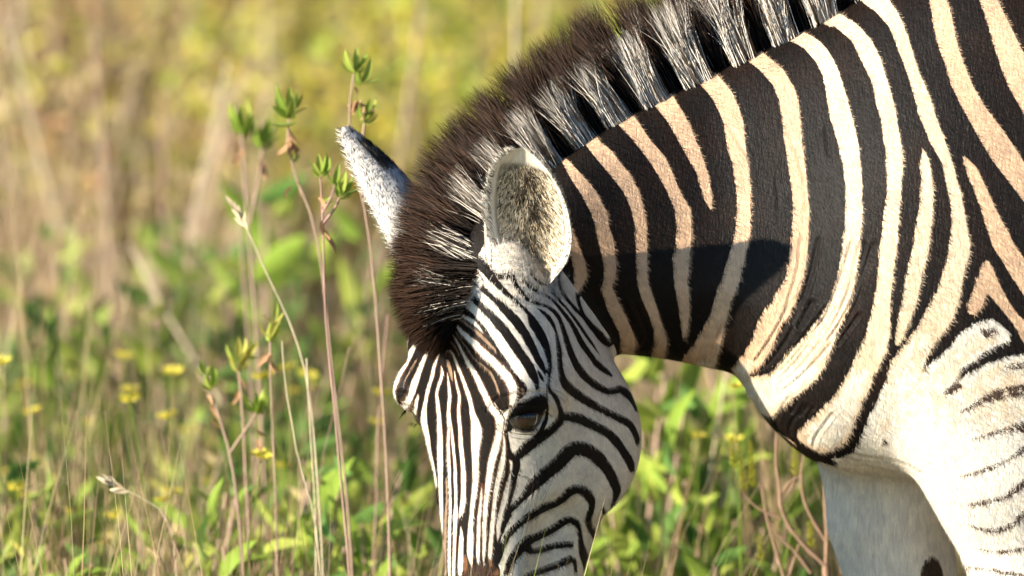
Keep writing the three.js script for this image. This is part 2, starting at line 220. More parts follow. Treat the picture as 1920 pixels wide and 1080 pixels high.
['k2',[659,53,704,63,753,73,805,83,850,93,890,102,928,109,965,117,1003,124,1039,132,1073,141,1107,150,1142,159,1176,169,1208,176,1234,183,1256,197,1247,207,1239,219,1248,231,1261,241,1271,251,1281,261,1293,272,1303,283,1307,291,1308,299,1309,308,1306,317,1297,327,1283,338,1268,349,1253,359,1231,378,1234,394,1258,401,1280,414,1310,431,1326,440,1339,450,1345,465,1459,464,1417,449,1387,439,1363,428,1333,410,1292,395,1269,390,1257,378,1279,361,1298,350,1320,339,1341,328,1359,317,1369,307,1377,298,1384,289,1390,278,1391,266,1389,253,1382,242,1372,230,1357,220,1341,210,1325,201,1309,191,1276,177,1246,169,1214,161,1183,152,1152,142,1123,133,1095,123,1068,114,1043,106,1019,97,994,89,963,80,929,71,887,61,841,51,771,42]],
['k2',[834,77,879,87,941,98,1008,103,1067,104,1150,105,1241,104,1283,92,1265,90,1231,94,1161,94,1084,92,1039,90,999,86,950,77,904,69]],
['k2',[1185,102,1197,110,1211,121,1225,131,1241,140,1277,154,1305,161,1340,167,1380,170,1422,173,1466,177,1510,182,1547,188,1579,195,1618,207,1629,220,1627,228,1620,238,1612,249,1604,261,1597,273,1594,284,1596,295,1601,305,1608,315,1621,326,1636,337,1663,349,1702,362,1753,374,1813,384,1877,394,1943,403,2011,411,2077,418,2150,424,2279,428,2352,425,2390,431,2438,444,2463,452,2484,461,2498,471,2506,479,2581,479,2608,471,2571,458,2576,447,2570,435,2529,419,2405,406,2291,410,2194,408,2150,404,2095,397,2038,389,1980,381,1925,372,1874,363,1829,352,1791,341,1761,331,1739,321,1723,311,1711,301,1702,292,1698,282,1696,271,1696,259,1697,247,1698,236,1696,226,1693,217,1686,202,1640,188,1596,181,1548,175,1495,170,1446,166,1402,163,1367,160,1341,154,1321,148,1293,134,1282,125,1271,116,1255,105,1241,97]],
['k2',[1396,183,1417,187,1443,199,1461,206,1480,213,1493,221,1503,229,1514,246,1501,257,1485,268,1474,278,1464,286,1453,296,1441,306,1425,317,1409,328,1394,340,1383,351,1375,362,1376,373,1391,383,1419,394,1466,404,1533,413,1598,421,1663,430,1736,439,1807,447,1875,455,1943,463,2008,471,2070,478,2130,485,2188,493,2241,499,2286,504,2321,511,2350,518,2373,525,2395,533,2414,542,2430,551,2460,565,2515,566,2533,552,2512,541,2487,530,2464,519,2437,509,2397,499,2349,490,2298,483,2246,477,2190,470,2131,463,2072,455,2013,448,1953,439,1891,430,1822,421,1756,413,1702,405,1650,396,1601,388,1556,381,1518,374,1492,367,1477,360,1472,351,1475,340,1484,329,1499,318,1513,307,1524,297,1533,286,1535,277,1535,268,1542,257,1550,245,1557,227,1552,217,1540,208,1517,199,1490,192,1436,184,1402,181]],
['k2',[1313,98,1339,113,1361,122,1388,131,1422,138,1463,144,1516,150,1568,155,1629,165,1656,172,1679,180,1703,188,1727,197,1747,207,1766,217,1782,225,1795,234,1806,244,1814,255,1821,267,1832,280,1855,291,1885,301,1915,311,1948,320,1986,330,2025,341,2066,350,2113,358,2167,365,2220,372,2278,378,2323,383,2354,381,2338,373,2311,363,2269,355,2225,348,2183,341,2144,334,2104,324,2062,314,2028,304,1997,295,1972,285,1951,275,1935,263,1918,251,1902,240,1885,229,1865,221,1843,212,1818,202,1793,193,1768,184,1738,175,1708,167,1676,160,1610,149,1550,143,1495,137,1455,132,1424,125,1396,117,1371,109,1328,96]],
['k2',[1677,146,1707,154,1744,164,1772,173,1798,182,1828,191,1861,201,1888,213,1914,224,1939,234,1965,244,1987,254,2012,266,2047,278,2085,290,2125,300,2166,309,2226,322,2237,322,2196,307,2178,298,2154,288,2118,275,2084,263,2059,251,2034,240,2009,230,1982,220,1949,209,1917,198,1884,188,1851,178,1825,169,1796,161,1747,151,1710,143]],
['k2',[2156,78,2079,90,2001,104,1938,118,1894,131,1881,145,1889,158,1919,170,1956,180,1991,192,2030,204,2084,214,2134,223,2162,234,2188,246,2227,257,2266,267,2298,277,2344,287,2418,297,2496,304,2621,312,2700,308,2724,300,2642,291,2578,282,2536,272,2487,261,2426,250,2367,240,2323,229,2274,217,2205,208,2141,199,2085,188,2039,177,2003,166,1981,155,1972,143,1979,130,2020,118,2082,105,2146,90,2205,79]],
['k2',[2254,158,2229,166,2204,176,2180,193,2164,202,2155,212,2159,224,2272,222,2273,210,2276,201,2283,192,2296,176,2318,166,2344,158]],
['k',[1469,94,1484,102,1505,112,1534,119,1572,125,1665,130,1683,127,1609,119,1573,114,1540,108,1511,99,1489,92]],
['k',[1746,113,1773,117,1811,119,1830,118,1836,112,1797,108]],
['k',[1237,344,1293,351,1308,348,1280,334]],
['k',[-260,-95,-46,-88,221,-79,417,-69,610,-56,734,-41,803,-23,847,-3,877,24,891,45,929,44,925,22,909,-7,874,-31,802,-55,666,-76,446,-93,208,-102,-97,-110,-330,-115]],
['k',[-5,43,170,46,358,51,443,55,532,60,621,67,693,73,766,81,825,88,864,93,950,80,922,74,876,65,817,55,753,47,668,33,566,18,432,5,178,-5,-43,-10]],
['k',[-138,108,-36,116,99,129,229,141,374,152,462,158,591,139,548,130,493,117,459,107,405,94,360,84]],
['k',[-1186,-192,-2480,-215,1059,-90,920,-4,766,33,606,70,470,149,95,149]],
['w',[658,-70,735,-48,807,-18,834,1,855,22,872,41,898,57,914,69,965,68,979,57,985,37,974,15,952,-7,919,-29,838,-59,751,-81]],
['w',[294,46,349,54,419,64,480,75,533,84,584,94,633,103,708,115,760,123,852,112,820,103,771,90,736,82,691,73,635,64,560,55,468,47,391,38]],
['n',[812,497,846,469,906,434,959,415,1031,409,1126,396,1201,396,1209,413,1191,439,1186,455,1074,465,934,468,871,488]],
['n',[816,498,837,490,864,479,888,469,911,459,933,450,948,442,984,431,1012,426,1050,420,1091,415,1122,413,1171,412,1169,414,1168,423,1159,433,1162,443,1115,448,1075,450,1031,450,980,442,952,438,931,462,971,464,1028,464,1083,463,1132,460,1197,452,1195,438,1209,426,1216,413,1197,399,1121,395,1075,400,1037,406,997,409,955,413,901,426,871,439,844,451,825,463,810,474,796,486,786,496]],
['n',[885,479,921,473,985,474,1031,472,1079,469,1130,465,1172,458,1193,449,1186,440,1161,434,1151,441,1147,450,1113,455,1069,459,1025,462,987,463,913,462,869,474]],
['b',[903,493,939,492,985,489,1027,486,1071,482,1117,476,1161,470,1195,461,1209,454,1178,447,1163,452,1132,458,1095,464,1054,469,1012,473,971,477,930,483,898,489]],
['t',[929,480,991,477,1030,475,1070,472,1134,464,1130,462,1067,469,1028,472,990,474,928,477]],
['k2',[1224,372,1217,384,1209,399,1204,413,1200,426,1199,437,1220,451,1216,462,1195,470,1171,478,1138,493,1117,499,1092,505,1060,510,1025,514,987,518,956,522,968,533,1003,532,1048,529,1091,524,1132,517,1161,509,1183,499,1209,483,1226,474,1243,464,1243,452,1222,438,1217,426,1216,414,1221,400,1230,384,1238,373]],
['k2',[792,500,795,512,799,528,800,543,818,559,912,567,982,558,1034,548,1075,541,1119,533,1166,526,1215,519,1263,511,1310,503,1359,494,1406,485,1433,476,1486,478,1532,480,1582,483,1639,488,1703,494,1769,501,1835,507,1899,515,1959,522,2013,529,2060,537,2101,545,2139,555,2173,563,2210,573,2247,584,2285,595,2321,605,2354,614,2398,625,2439,635,2531,636,2504,625,2469,611,2425,599,2382,587,2338,575,2295,563,2263,553,2230,543,2191,532,2145,522,2089,512,2028,503,1964,496,1901,488,1841,481,1776,473,1704,465,1627,459,1552,455,1482,453,1348,452,1306,469,1280,477,1245,485,1205,492,1161,498,1115,504,1065,510,1015,516,962,524,913,536,889,544,851,548,842,541,832,527,827,511,825,499]],
['k2',[831,556,838,566,844,577,837,586,827,598,820,610,815,622,806,633,798,645,794,657,790,668,783,678,773,688,761,698,750,708,747,717,746,727,741,739,737,748,786,750,795,741,806,730,820,722,832,713,833,702,830,692,833,681,837,671,843,659,851,648,862,637,875,625,889,614,904,603,920,592,930,578,923,563,914,552]],
['k2',[800,724,825,717,859,708,898,700,940,690,979,682,1018,674,1058,665,1101,656,1135,649,1173,643,1210,636,1245,630,1280,623,1317,617,1357,611,1400,606,1446,599,1502,588,1552,578,1590,572,1598,569,1673,571,1707,573,1754,577,1811,583,1873,592,1938,603,2002,614,2053,625,2102,637,2156,649,2210,661,2248,669,2277,675,2311,685,2345,695,2375,706,2405,715,2479,726,2492,727,2489,720,2469,712,2450,702,2434,692,2407,679,2364,667,2316,654,2263,641,2213,627,2164,614,2112,599,2051,584,1983,570,1910,557,1832,546,1754,539,1670,534,1536,532,1450,540,1393,549,1346,559,1303,570,1272,575,1236,581,1198,588,1160,595,1123,602,1088,611,1057,620,1032,630,1008,639,975,651,945,661,909,669,872,678,833,689,797,699,772,711,757,719]],
['k2',[2261,713,2306,722,2385,734,2779,756,2859,774,2878,786,2871,795,2923,797,2875,785,2888,774,2820,755,2474,734,2352,722,2290,713]],
['k2',[730,840,766,833,786,824,805,815,816,805,827,795,841,787,860,779,889,770,924,761,964,753,1012,745,1071,737,1136,731,1204,726,1292,721,1380,718,1468,714,1535,711,1629,707,1692,702,1694,695,1699,688,1704,680,1717,675,1769,671,1842,674,1882,678,1922,683,2014,696,2079,711,2108,724,2138,734,2189,746,2271,759,2387,771,2504,782,2614,793,2770,807,2852,818,2833,828,2927,839,2952,834,2923,823,2905,810,2830,797,2805,787,2675,777,2518,767,2375,756,2295,748,2253,740,2223,731,2182,716,2108,693,1989,670,1904,659,1814,650,1672,644,1561,651,1525,660,1509,668,1492,675,1466,681,1389,682,1298,685,1246,690,1204,695,1164,700,1106,706,1048,713,990,722,936,731,887,740,843,749,806,760,777,771,760,781,750,790,744,801,740,811,729,821,720,829,717,839]],
['k2',[924,867,960,852,972,843,988,836,1023,828,1069,820,1117,812,1173,805,1227,798,1280,794,1372,790,1515,787,1656,783,1768,779,1858,774,1928,769,1978,761,2010,755,2030,752,2046,751,2121,757,2150,762,2201,771,2274,790,2319,809,2347,820,2379,830,2423,841,2478,851,2557,862,2623,869,2787,889,2862,891,2795,870,2803,859,2802,851,2722,841,2615,830,2531,820,2464,810,2361,791,2265,770,2199,758,2104,743,1989,733,1934,732,1893,735,1853,743,1798,750,1723,755,1619,759,1496,763,1368,766,1234,766,1126,768,1060,776,1017,784,975,793,935,803,900,814,871,825,856,836,849,845,830,861]],
['k2',[1142,807,1293,817,1467,820,1633,821,1776,819,1889,817,1972,815,2042,814,2101,814,2154,814,2210,815,2256,815,2228,800,2179,798,2122,797,2063,797,1996,797,1911,799,1812,800,1692,803,1561,804,1427,805,1352,804,1258,790]],
['k2',[1216,879,1338,877,1435,876,1575,876,1735,874,1871,872,1974,870,2065,868,2141,865,2203,862,2257,858,2279,855,2294,852,2335,864,2373,881,2466,883,2420,865,2355,846,2239,834,2180,838,2137,842,2082,846,2011,850,1922,852,1801,854,1650,857,1500,860,1377,861,1281,862,1170,866]],
['m',[119,846,193,830,302,838,403,834,508,829,579,834,660,830,732,843,781,847,789,868,956,883,1525,899,2381,913,2809,968,2850,1163,-939,1127,-1179,888,-723,881,-378,880,31,867]],
['o',[137,818,184,807,219,811,228,836,156,855,101,842]],
['o',[590,823,642,819,662,837,622,841]],
['o',[670,860,732,844,775,849,754,865]]
];
const BODY_STRIPES = [
['c',[142,2396,145,2350,149,2327,156,2304,159,2280,158,2257,161,2234,165,2224,169,2224,176,2234,188,2256,192,2280,189,2304,181,2326,171,2350,153,2396]],
['c',[111,2579,128,2561,140,2539,155,2513,174,2486,203,2432,212,2405,223,2350,236,2294,236,2266,229,2238,235,2210,245,2181,259,2152,274,2123,281,2093,280,2060,278,2003,319,2003,318,2062,320,2094,311,2123,298,2152,284,2181,270,2210,259,2238,266,2266,269,2294,263,2349,248,2404,244,2432,218,2486,195,2513,170,2540,148,2562,128,2579]],
['c',[189,2621,185,2609,201,2589,220,2566,251,2530,286,2486,306,2441,314,2404,319,2349,320,2266,325,2238,334,2210,353,2163,365,2124,367,2090,361,2058,358,2003,396,2003,396,2060,401,2091,392,2125,381,2163,365,2210,355,2238,348,2266,348,2349,345,2404,340,2440,328,2485,303,2530,274,2566,257,2589,228,2611,218,2625]],
['c',[271,2676,273,2655,308,2620,343,2576,361,2553,399,2485,418,2440,425,2394,419,2349,415,2304,415,2257,425,2211,431,2164,437,2125,442,2096,445,2096,450,2126,456,2164,457,2211,451,2257,455,2304,459,2349,463,2394,459,2440,433,2485,404,2553,394,2575,353,2620,330,2656,312,2679]],
['c',[358,2736,363,2708,381,2687,403,2660,440,2593,476,2530,487,2485,496,2462,509,2440,513,2440,514,2462,513,2485,505,2530,483,2593,455,2660,442,2687,426,2709,414,2736]],
['c',[476,2789,480,2763,504,2737,519,2718,536,2684,543,2665,553,2611,569,2540,578,2486,578,2441,574,2395,566,2350,551,2305,537,2258,521,2212,508,2165,484,2116,464,2082,447,2055,438,2017,431,1975,521,1975,525,2021,532,2058,536,2084,542,2117,553,2166,566,2213,585,2259,595,2306,606,2351,613,2396,613,2442,614,2486,609,2540,601,2612,595,2666,591,2684,576,2719,568,2738,546,2764,525,2788]],
['c',[590,2850,599,2825,638,2796,673,2757,686,2721,694,2677,699,2623,709,2542,718,2489,720,2444,717,2398,714,2353,710,2308,701,2271,679,2234,666,2206,639,2174,626,2141,617,2107,600,2073,578,2041,566,2019,578,2003,576,1975,597,1975,611,2010,629,2028,644,2048,661,2077,674,2110,688,2144,713,2176,726,2208,733,2236,746,2273,753,2310,757,2354,760,2399,761,2445,757,2489,752,2543,745,2624,740,2678,736,2722,723,2758,699,2798,664,2826,636,2850]],
['e',[697,2899,706,2875,753,2852,783,2817,799,2782,808,2733,818,2670,836,2609,848,2546,851,2493,851,2448,850,2402,844,2358,837,2313,828,2266,813,2221,788,2175,755,2127,707,2079,684,2050,662,2021,576,1992,569,1975,569,1951,569,1929,569,1910,597,1892,639,1886,657,1893,674,1906,689,1927,712,1949,739,1973,768,1999,781,2016,788,2027,801,2055,814,2084,828,2130,848,2177,867,2223,875,2268,881,2314,888,2359,891,2404,894,2449,894,2494,892,2547,887,2610,874,2671,857,2734,844,2783,831,2818,810,2853,784,2877,742,2899]],
['e',[796,2944,797,2915,839,2903,874,2872,894,2828,920,2775,932,2718,944,2665,952,2599,954,2549,955,2495,948,2451,944,2405,939,2360,935,2315,929,2269,924,2224,915,2179,902,2132,882,2086,869,2058,859,2030,843,2001,810,1954,766,1904,734,1868,733,1850,742,1836,769,1821,787,1812,819,1814,840,1825,856,1842,864,1856,871,1874,881,1908,896,1957,923,2004,930,2032,941,2060,954,2088,962,2134,964,2180,964,2225,968,2270,975,2316,980,2361,984,2406,987,2452,991,2496,995,2550,995,2599,985,2666,976,2719,960,2776,945,2830,926,2873,898,2905,885,2918,840,2943]],
['e',[1045,2603,1039,2577,1041,2533,1040,2497,1034,2452,1027,2406,1020,2362,1009,2317,1000,2271,994,2226,984,2181,978,2144,974,2112,978,2105,984,2105,989,2112,1003,2144,1018,2181,1034,2227,1042,2271,1051,2318,1062,2362,1067,2407,1071,2453,1073,2497,1069,2534,1062,2578,1050,2603]],
['e',[833,3031,889,2989,911,2964,934,2949,968,2910,985,2866,1006,2808,1026,2738,1040,2684,1064,2622,1095,2569,1108,2498,1116,2453,1118,2408,1111,2363,1105,2336,1098,2309,1087,2272,1069,2227,1045,2182,1031,2154,1001,2113,968,2065,959,2042,953,2005,943,1976,1140,1982,1036,2007,1043,2044,1052,2067,1076,2114,1108,2155,1125,2183,1138,2228,1145,2273,1152,2310,1161,2337,1165,2364,1156,2408,1148,2454,1140,2498,1121,2569,1104,2623,1081,2685,1066,2738,1037,2808,1021,2867,1007,2911,990,2951,977,2966,965,2990,944,3031]],
['c',[1066,3058,1072,2979,1083,2889,1104,2823,1120,2766,1145,2713,1181,2646,1220,2579,1269,2516,1320,2446,1407,2311,1501,2312,1407,2446,1343,2517,1298,2580,1255,2646,1204,2713,1175,2766,1152,2823,1134,2890,1118,2979,1106,3059]],
['c',[1179,3060,1198,2980,1214,2927,1230,2864,1247,2811,1267,2758,1302,2696,1388,2580,1489,2581,1403,2697,1358,2758,1325,2811,1297,2865,1268,2927,1243,2981,1213,3060]],
['c',[1146,2587,1150,2565,1157,2543,1175,2498,1192,2454,1205,2409,1219,2364,1242,2328,1269,2283,1293,2247,1340,2175,1475,2176,1387,2248,1340,2284,1302,2328,1277,2364,1253,2409,1230,2454,1210,2499,1189,2543,1176,2566,1153,2587]],
['c',[1203,2328,1192,2314,1183,2283,1169,2246,1156,2215,1159,2190,1171,2188,1190,2201,1200,2222,1205,2240,1210,2240,1228,2219,1246,2198,1273,2165,1300,2116,1355,2039,1396,2052,1341,2134,1300,2175,1287,2188,1259,2225,1236,2270,1219,2310,1211,2324]],
['s',[955,2007,1037,2010,1042,2028,1055,2049,1086,2077,1112,2105,1139,2139,1166,2160,1199,2174,1219,2178,1242,2164,1264,2143,1267,2124,1229,2106,1197,2092,1176,2069,1144,2051,1126,2030,1133,2015,1153,2033,1176,2044,1213,2065,1260,2082,1301,2089,1395,2093,1491,2038,1528,-81,472,-81,472,1725,805,1787,841,1810,864,1822,881,1867,892,1882,914,1919,933,1962,949,2002]],
['k',[923,2034,921,2025,919,2013,916,1999,912,1987,909,1978,904,1968,899,1957,894,1946,889,1935,885,1924,880,1913,877,1902,873,1887,870,1874,866,1863,861,1853,856,1845,850,1839,845,1833,837,1828,829,1823,818,1818,805,1815,796,1812,797,1800,807,1799,820,1798,834,1799,847,1801,859,1806,871,1814,880,1825,886,1838,891,1851,896,1864,900,1878,905,1891,908,1901,912,1912,916,1923,920,1934,925,1944,930,1954,936,1965,940,1978,944,1992,946,2007,948,2021,949,2030]],
['k',[625,1902,630,1896,638,1887,647,1877,656,1868,665,1859,675,1851,686,1845,697,1839,703,1842,711,1838,720,1832,729,1826,738,1820,749,1812,761,1804,773,1797,785,1790,797,1785,809,1781,826,1776,838,1772,840,1785,829,1792,814,1800,803,1806,792,1812,781,1818,770,1825,758,1832,747,1840,739,1847,731,1855,723,1862,715,1870,704,1878,694,1885,685,1891,674,1895,664,1898,654,1901,645,1902,638,1904,630,1909]],
['c',[673,1855,681,1849,693,1841,698,1843,707,1842,715,1839,725,1835,731,1832,732,1833,726,1838,717,1845,709,1850,699,1854,691,1857,683,1853,674,1856]],
['q',[947,1856,950,1846,947,1839,951,1835,962,1843,957,1859]],
['q',[1332,2024,1323,2020,1309,2016,1297,2012,1288,2010,1279,2009,1267,2007,1255,2004,1242,2001,1230,1997,1218,1991,1206,1985,1194,1978,1184,1970,1174,1962,1165,1955,1150,1945,1140,1938,1142,1934,1153,1939,1170,1946,1180,1951,1191,1957,1202,1961,1214,1965,1226,1968,1238,1971,1250,1973,1262,1976,1272,1979,1282,1980,1293,1981,1305,1983,1319,1988,1333,1994,1343,1999]],
['q',[1336,1920,1326,1919,1313,1917,1301,1916,1289,1913,1278,1910,1268,1906,1258,1900,1247,1895,1236,1892,1225,1889,1213,1885,1202,1882,1190,1876,1179,1871,1172,1868,1173,1864,1181,1867,1192,1871,1205,1875,1215,1877,1227,1880,1239,1883,1250,1885,1262,1887,1273,1889,1282,1889,1292,1889,1304,1888,1316,1890,1330,1892,1340,1893]],
['q',[1335,1869,1328,1865,1318,1860,1306,1854,1295,1847,1285,1841,1276,1833,1269,1825,1261,1818,1251,1813,1240,1809,1230,1805,1220,1801,1207,1796,1194,1791,1182,1787,1170,1782,1159,1777,1149,1774,1142,1772,1143,1769,1150,1770,1161,1772,1172,1775,1185,1778,1197,1781,1211,1785,1224,1790,1234,1795,1244,1801,1254,1807,1264,1812,1274,1818,1282,1824,1293,1830,1302,1834,1313,1840,1325,1845,1335,1849,1343,1853]],
['q',[1331,1794,1325,1788,1315,1780,1306,1771,1297,1764,1286,1753,1276,1744,1267,1737,1258,1729,1248,1723,1237,1720,1225,1717,1213,1715,1202,1711,1192,1708,1183,1704,1168,1700,1157,1696,1158,1692,1169,1693,1184,1695,1194,1697,1205,1699,1216,1701,1228,1704,1240,1708,1252,1713,1264,1718,1276,1724,1287,1730,1298,1738,1310,1747,1319,1753,1330,1761,1340,1767,1348,1772]],
['q',[1335,1705,1325,1699,1312,1690,1299,1680,1289,1671,1281,1662,1274,1655,1262,1648,1250,1643,1240,1640,1230,1638,1221,1637,1211,1637,1201,1637,1190,1639,1179,1642,1167,1645,1159,1648,1158,1645,1166,1642,1177,1637,1189,1632,1199,1629,1210,1626,1221,1625,1232,1625,1243,1627,1254,1630,1268,1635,1282,1642,1292,1649,1301,1657,1311,1664,1323,1672,1337,1680,1347,1685]],
['q',[1340,1604,1332,1601,1321,1597,1308,1592,1296,1588,1285,1586,1274,1583,1263,1581,1253,1580,1241,1579,1229,1578,1218,1578,1205,1580,1192,1583,1183,1585,1182,1582,1191,1580,1204,1576,1217,1574,1229,1572,1240,1571,1253,1571,1264,1572,1275,1574,1287,1576,1299,1578,1311,1582,1325,1585,1336,1589,1345,1591]],
['q',[1337,1507,1330,1510,1319,1515,1307,1519,1295,1522,1280,1524,1266,1525,1254,1526,1241,1529,1228,1531,1215,1532,1201,1531,1188,1531,1177,1531,1166,1531,1160,1530,1176,1500,1166,1528,1176,1527,1188,1526,1201,1526,1214,1525,1227,1524,1239,1520,1253,1517,1266,1516,1279,1515,1293,1513,1303,1509,1314,1504,1325,1498,1332,1495]],
['q',[1134,2019,1125,2012,1113,2003,1103,1994,1096,1986,1100,1980,1109,1983,1122,1987,1135,1994,1146,2000]],
['q',[1188,2143,1205,2129,1224,2136,1235,2144,1230,2156,1217,2153,1207,2151,1191,2151]],
['q',[1255,2047,1267,2048,1282,2050,1294,2051,1306,2053,1315,2055,1313,2071,1304,2071,1291,2070,1279,2068,1263,2063,1252,2057]]
];
// ---------- skin mesh: surface nets over the distance function, then cut into charts ----------
function surfaceNets(f, lo, hi, h) {
  const n = lo.map((a, i) => Math.ceil((hi[i] - a) / h) + 1), [nx, ny, nz] = n, V = new Float32Array(nx * ny * nz), B = 8;
  for (let k = 0; k < nz; k += B) for (let j = 0; j < ny; j += B) for (let i = 0; i < nx; i += B) {
    const c = f(lo[0] + (i + B / 2) * h, lo[1] + (j + B / 2) * h, lo[2] + (k + B / 2) * h), near = Math.abs(c) < B * h * 1.15;
    for (let r = k; r < Math.min(nz, k + B); r++) for (let q = j; q < Math.min(ny, j + B); q++) for (let p = i; p < Math.min(nx, i + B); p++)
      V[(r * ny + q) * nx + p] = near ? f(lo[0] + p * h, lo[1] + q * h, lo[2] + r * h) : c;
  }
  const pos = [], id = new Int32Array(nx * ny * nz).fill(-1), idx = [], at = (i, j, k) => (k * ny + j) * nx + i;
  const E = []; for (let a = 0; a < 8; a++) for (const b of [1, 2, 4]) if (!(a & b)) E.push([a, a | b]);
  const off = [...Array(8).keys()].map((c) => ((c >> 2 & 1) * ny + (c >> 1 & 1)) * nx + (c & 1));
  for (let k = 0; k < nz - 1; k++) for (let j = 0; j < ny - 1; j++) for (let i = 0; i < nx - 1; i++) {
    const o = at(i, j, k); let m = 0;
    for (let c = 0; c < 8; c++) if (V[o + off[c]] < 0) m |= 1 << c;
    if (m === 0 || m === 255) continue;
    let x = 0, y = 0, z = 0, w = 0;
    for (const [a, b] of E) { const va = V[o + off[a]], vb = V[o + off[b]]; if (va < 0 === vb < 0) continue; const t = va / (va - vb); x += lerp(a & 1, b & 1, t); y += lerp(a >> 1 & 1, b >> 1 & 1, t); z += lerp(a >> 2 & 1, b >> 2 & 1, t); w++; }
    id[o] = pos.length / 3; pos.push(lo[0] + (i + x / w) * h, lo[1] + (j + y / w) * h, lo[2] + (k + z / w) * h);
  }
  const quad = (a, b, c, d, flip) => { if (a < 0 || b < 0 || c < 0 || d < 0) return; if (flip) idx.push(a, c, b, a, d, c); else idx.push(a, b, c, a, c, d); };
  for (let k = 1; k < nz - 1; k++) for (let j = 1; j < ny - 1; j++) for (let i = 1; i < nx - 1; i++) {
    const o = at(i, j, k), s = V[o] < 0;
    if (s !== V[o + 1] < 0) quad(id[o - nx - nx * ny], id[o - nx * ny], id[o], id[o - nx], !s);
    if (s !== V[o + nx] < 0) quad(id[o - 1 - nx * ny], id[o - 1], id[o], id[o - nx * ny], !s);
    if (s !== V[o + nx * ny] < 0) quad(id[o - 1 - nx], id[o - nx], id[o], id[o - 1], !s);
  }
  return { pos, idx };
}
const skin = surfaceNets(zebraD, [-0.33, -0.01, -0.33], [1.5, 1.32, 0.33], 0.0055);
const normalAt = (f, x, y, z, e) => { const a = f(x + e, y, z) - f(x - e, y, z), b = f(x, y + e, z) - f(x, y - e, z), c = f(x, y, z + e) - f(x, y, z - e), l = Math.hypot(a, b, c) || 1; return [a / l, b / l, c / l]; };
const SN = [];
for (let i = 0; i < skin.pos.length; i += 3) {
  let [x, y, z] = [skin.pos[i], skin.pos[i + 1], skin.pos[i + 2]], n;
  for (let k = 0; k < 2; k++) { const d = clamp(zebraD(x, y, z), -0.004, 0.004); n = normalAt(zebraD, x, y, z, 0.002); x -= n[0] * d; y -= n[1] * d; z -= n[2] * d; }
  skin.pos[i] = x; skin.pos[i + 1] = y; skin.pos[i + 2] = z;
  n = normalAt(zebraD, x, y, z, 0.003); SN.push(...n);
}
function splitBy(fn, tris) {   // cuts triangles along fn = 0; returns [below 0, above 0]
  const P = skin.pos, val = new Map(), cut = new Map(), neg = [], posi = [];
  const v = (i) => { let r = val.get(i); if (r === undefined) { r = fn(P[3 * i], P[3 * i + 1], P[3 * i + 2]); if (Math.abs(r) < 1e-6) r = 1e-6; val.set(i, r); } return r; };
  const mid = (a, b) => { const key = a < b ? a * 1e7 + b : b * 1e7 + a; let r = cut.get(key); if (r === undefined) { const t = v(a) / (v(a) - v(b)); r = P.length / 3; for (let k = 0; k < 3; k++) { P.push(lerp(P[3 * a + k], P[3 * b + k], t)); } for (let k = 0; k < 3; k++) SN.push(lerp(SN[3 * a + k], SN[3 * b + k], t)); cut.set(key, r); } return r; };
  for (let i = 0; i < tris.length; i += 3) {
    const t = [tris[i], tris[i + 1], tris[i + 2]], s = t.map((q) => v(q) < 0), c = s[0] + s[1] + s[2];
    if (c === 3) neg.push(...t); else if (c === 0) posi.push(...t); else {
      const k = c === 1 ? s.indexOf(true) : s.indexOf(false), a = t[k], b = t[(k + 1) % 3], d = t[(k + 2) % 3], ab = mid(a, b), ad = mid(a, d);
      (c === 1 ? neg : posi).push(a, ab, ad); (c === 1 ? posi : neg).push(ab, b, d, ab, d, ad);
    }
  }
  return [neg, posi];
}
const [headTris, r1] = splitBy(isHead, skin.idx);
const [farTris, r2] = splitBy((x, y, z) => Math.max(z + 0.01, y - 0.72, x - 0.8, farLeg(x, y, z) - bodyOnly(x, y, z)), r1);
const [frontTris, rearTris] = splitBy((x, y, z) => Math.max(x - 0.745, 0.455 - y), r2);

// ---------- coat pattern ----------
const COAT = { k: '#17110e', w: '#d8ccbb', c: '#c8a585', s: '#dcd1c1', e: '#d3b899', t: '#8e745c', o: '#765036', m: '#38271e', b: '#54402f', n: '#141110' };
function canvasOf(w, h) { const c = document.createElement('canvas'); c.width = w; c.height = h; return c; }
const STREAK = (() => {  // short strokes of fur, 512 x 512, tiling; values about 0.5
  const n = 512, a = new Float32Array(n * n), r = rng(5);
  for (let k = 0; k < 26000; k++) { const x = r() * n, y = r() * n, l = 8 + r() * 16, v = r() - 0.5, sl = (r() - 0.5) * 0.5; for (let q = 0; q < l; q++) { const i = ((x + q * sl + n) | 0) % n, j = ((y + q) | 0) % n; a[j * n + i] += v * Math.sin(Math.PI * q / l); } }
  return (x, y) => a[((y & 511) * n) + (x & 511)];
})();
function drawPolys(g, list, X, Y, edge) {   // edge: the brown hair that borders the white stripes of the face
  for (const [c, p] of list) { g.fillStyle = COAT[c[0]]; g.beginPath(); for (let i = 0; i < p.length; i += 2) g.lineTo(X(p[i]), Y(p[i + 1])); g.closePath(); g.fill(); if (edge && c === 'w') { g.strokeStyle = edge; g.lineWidth = 5; g.stroke(); } }
}
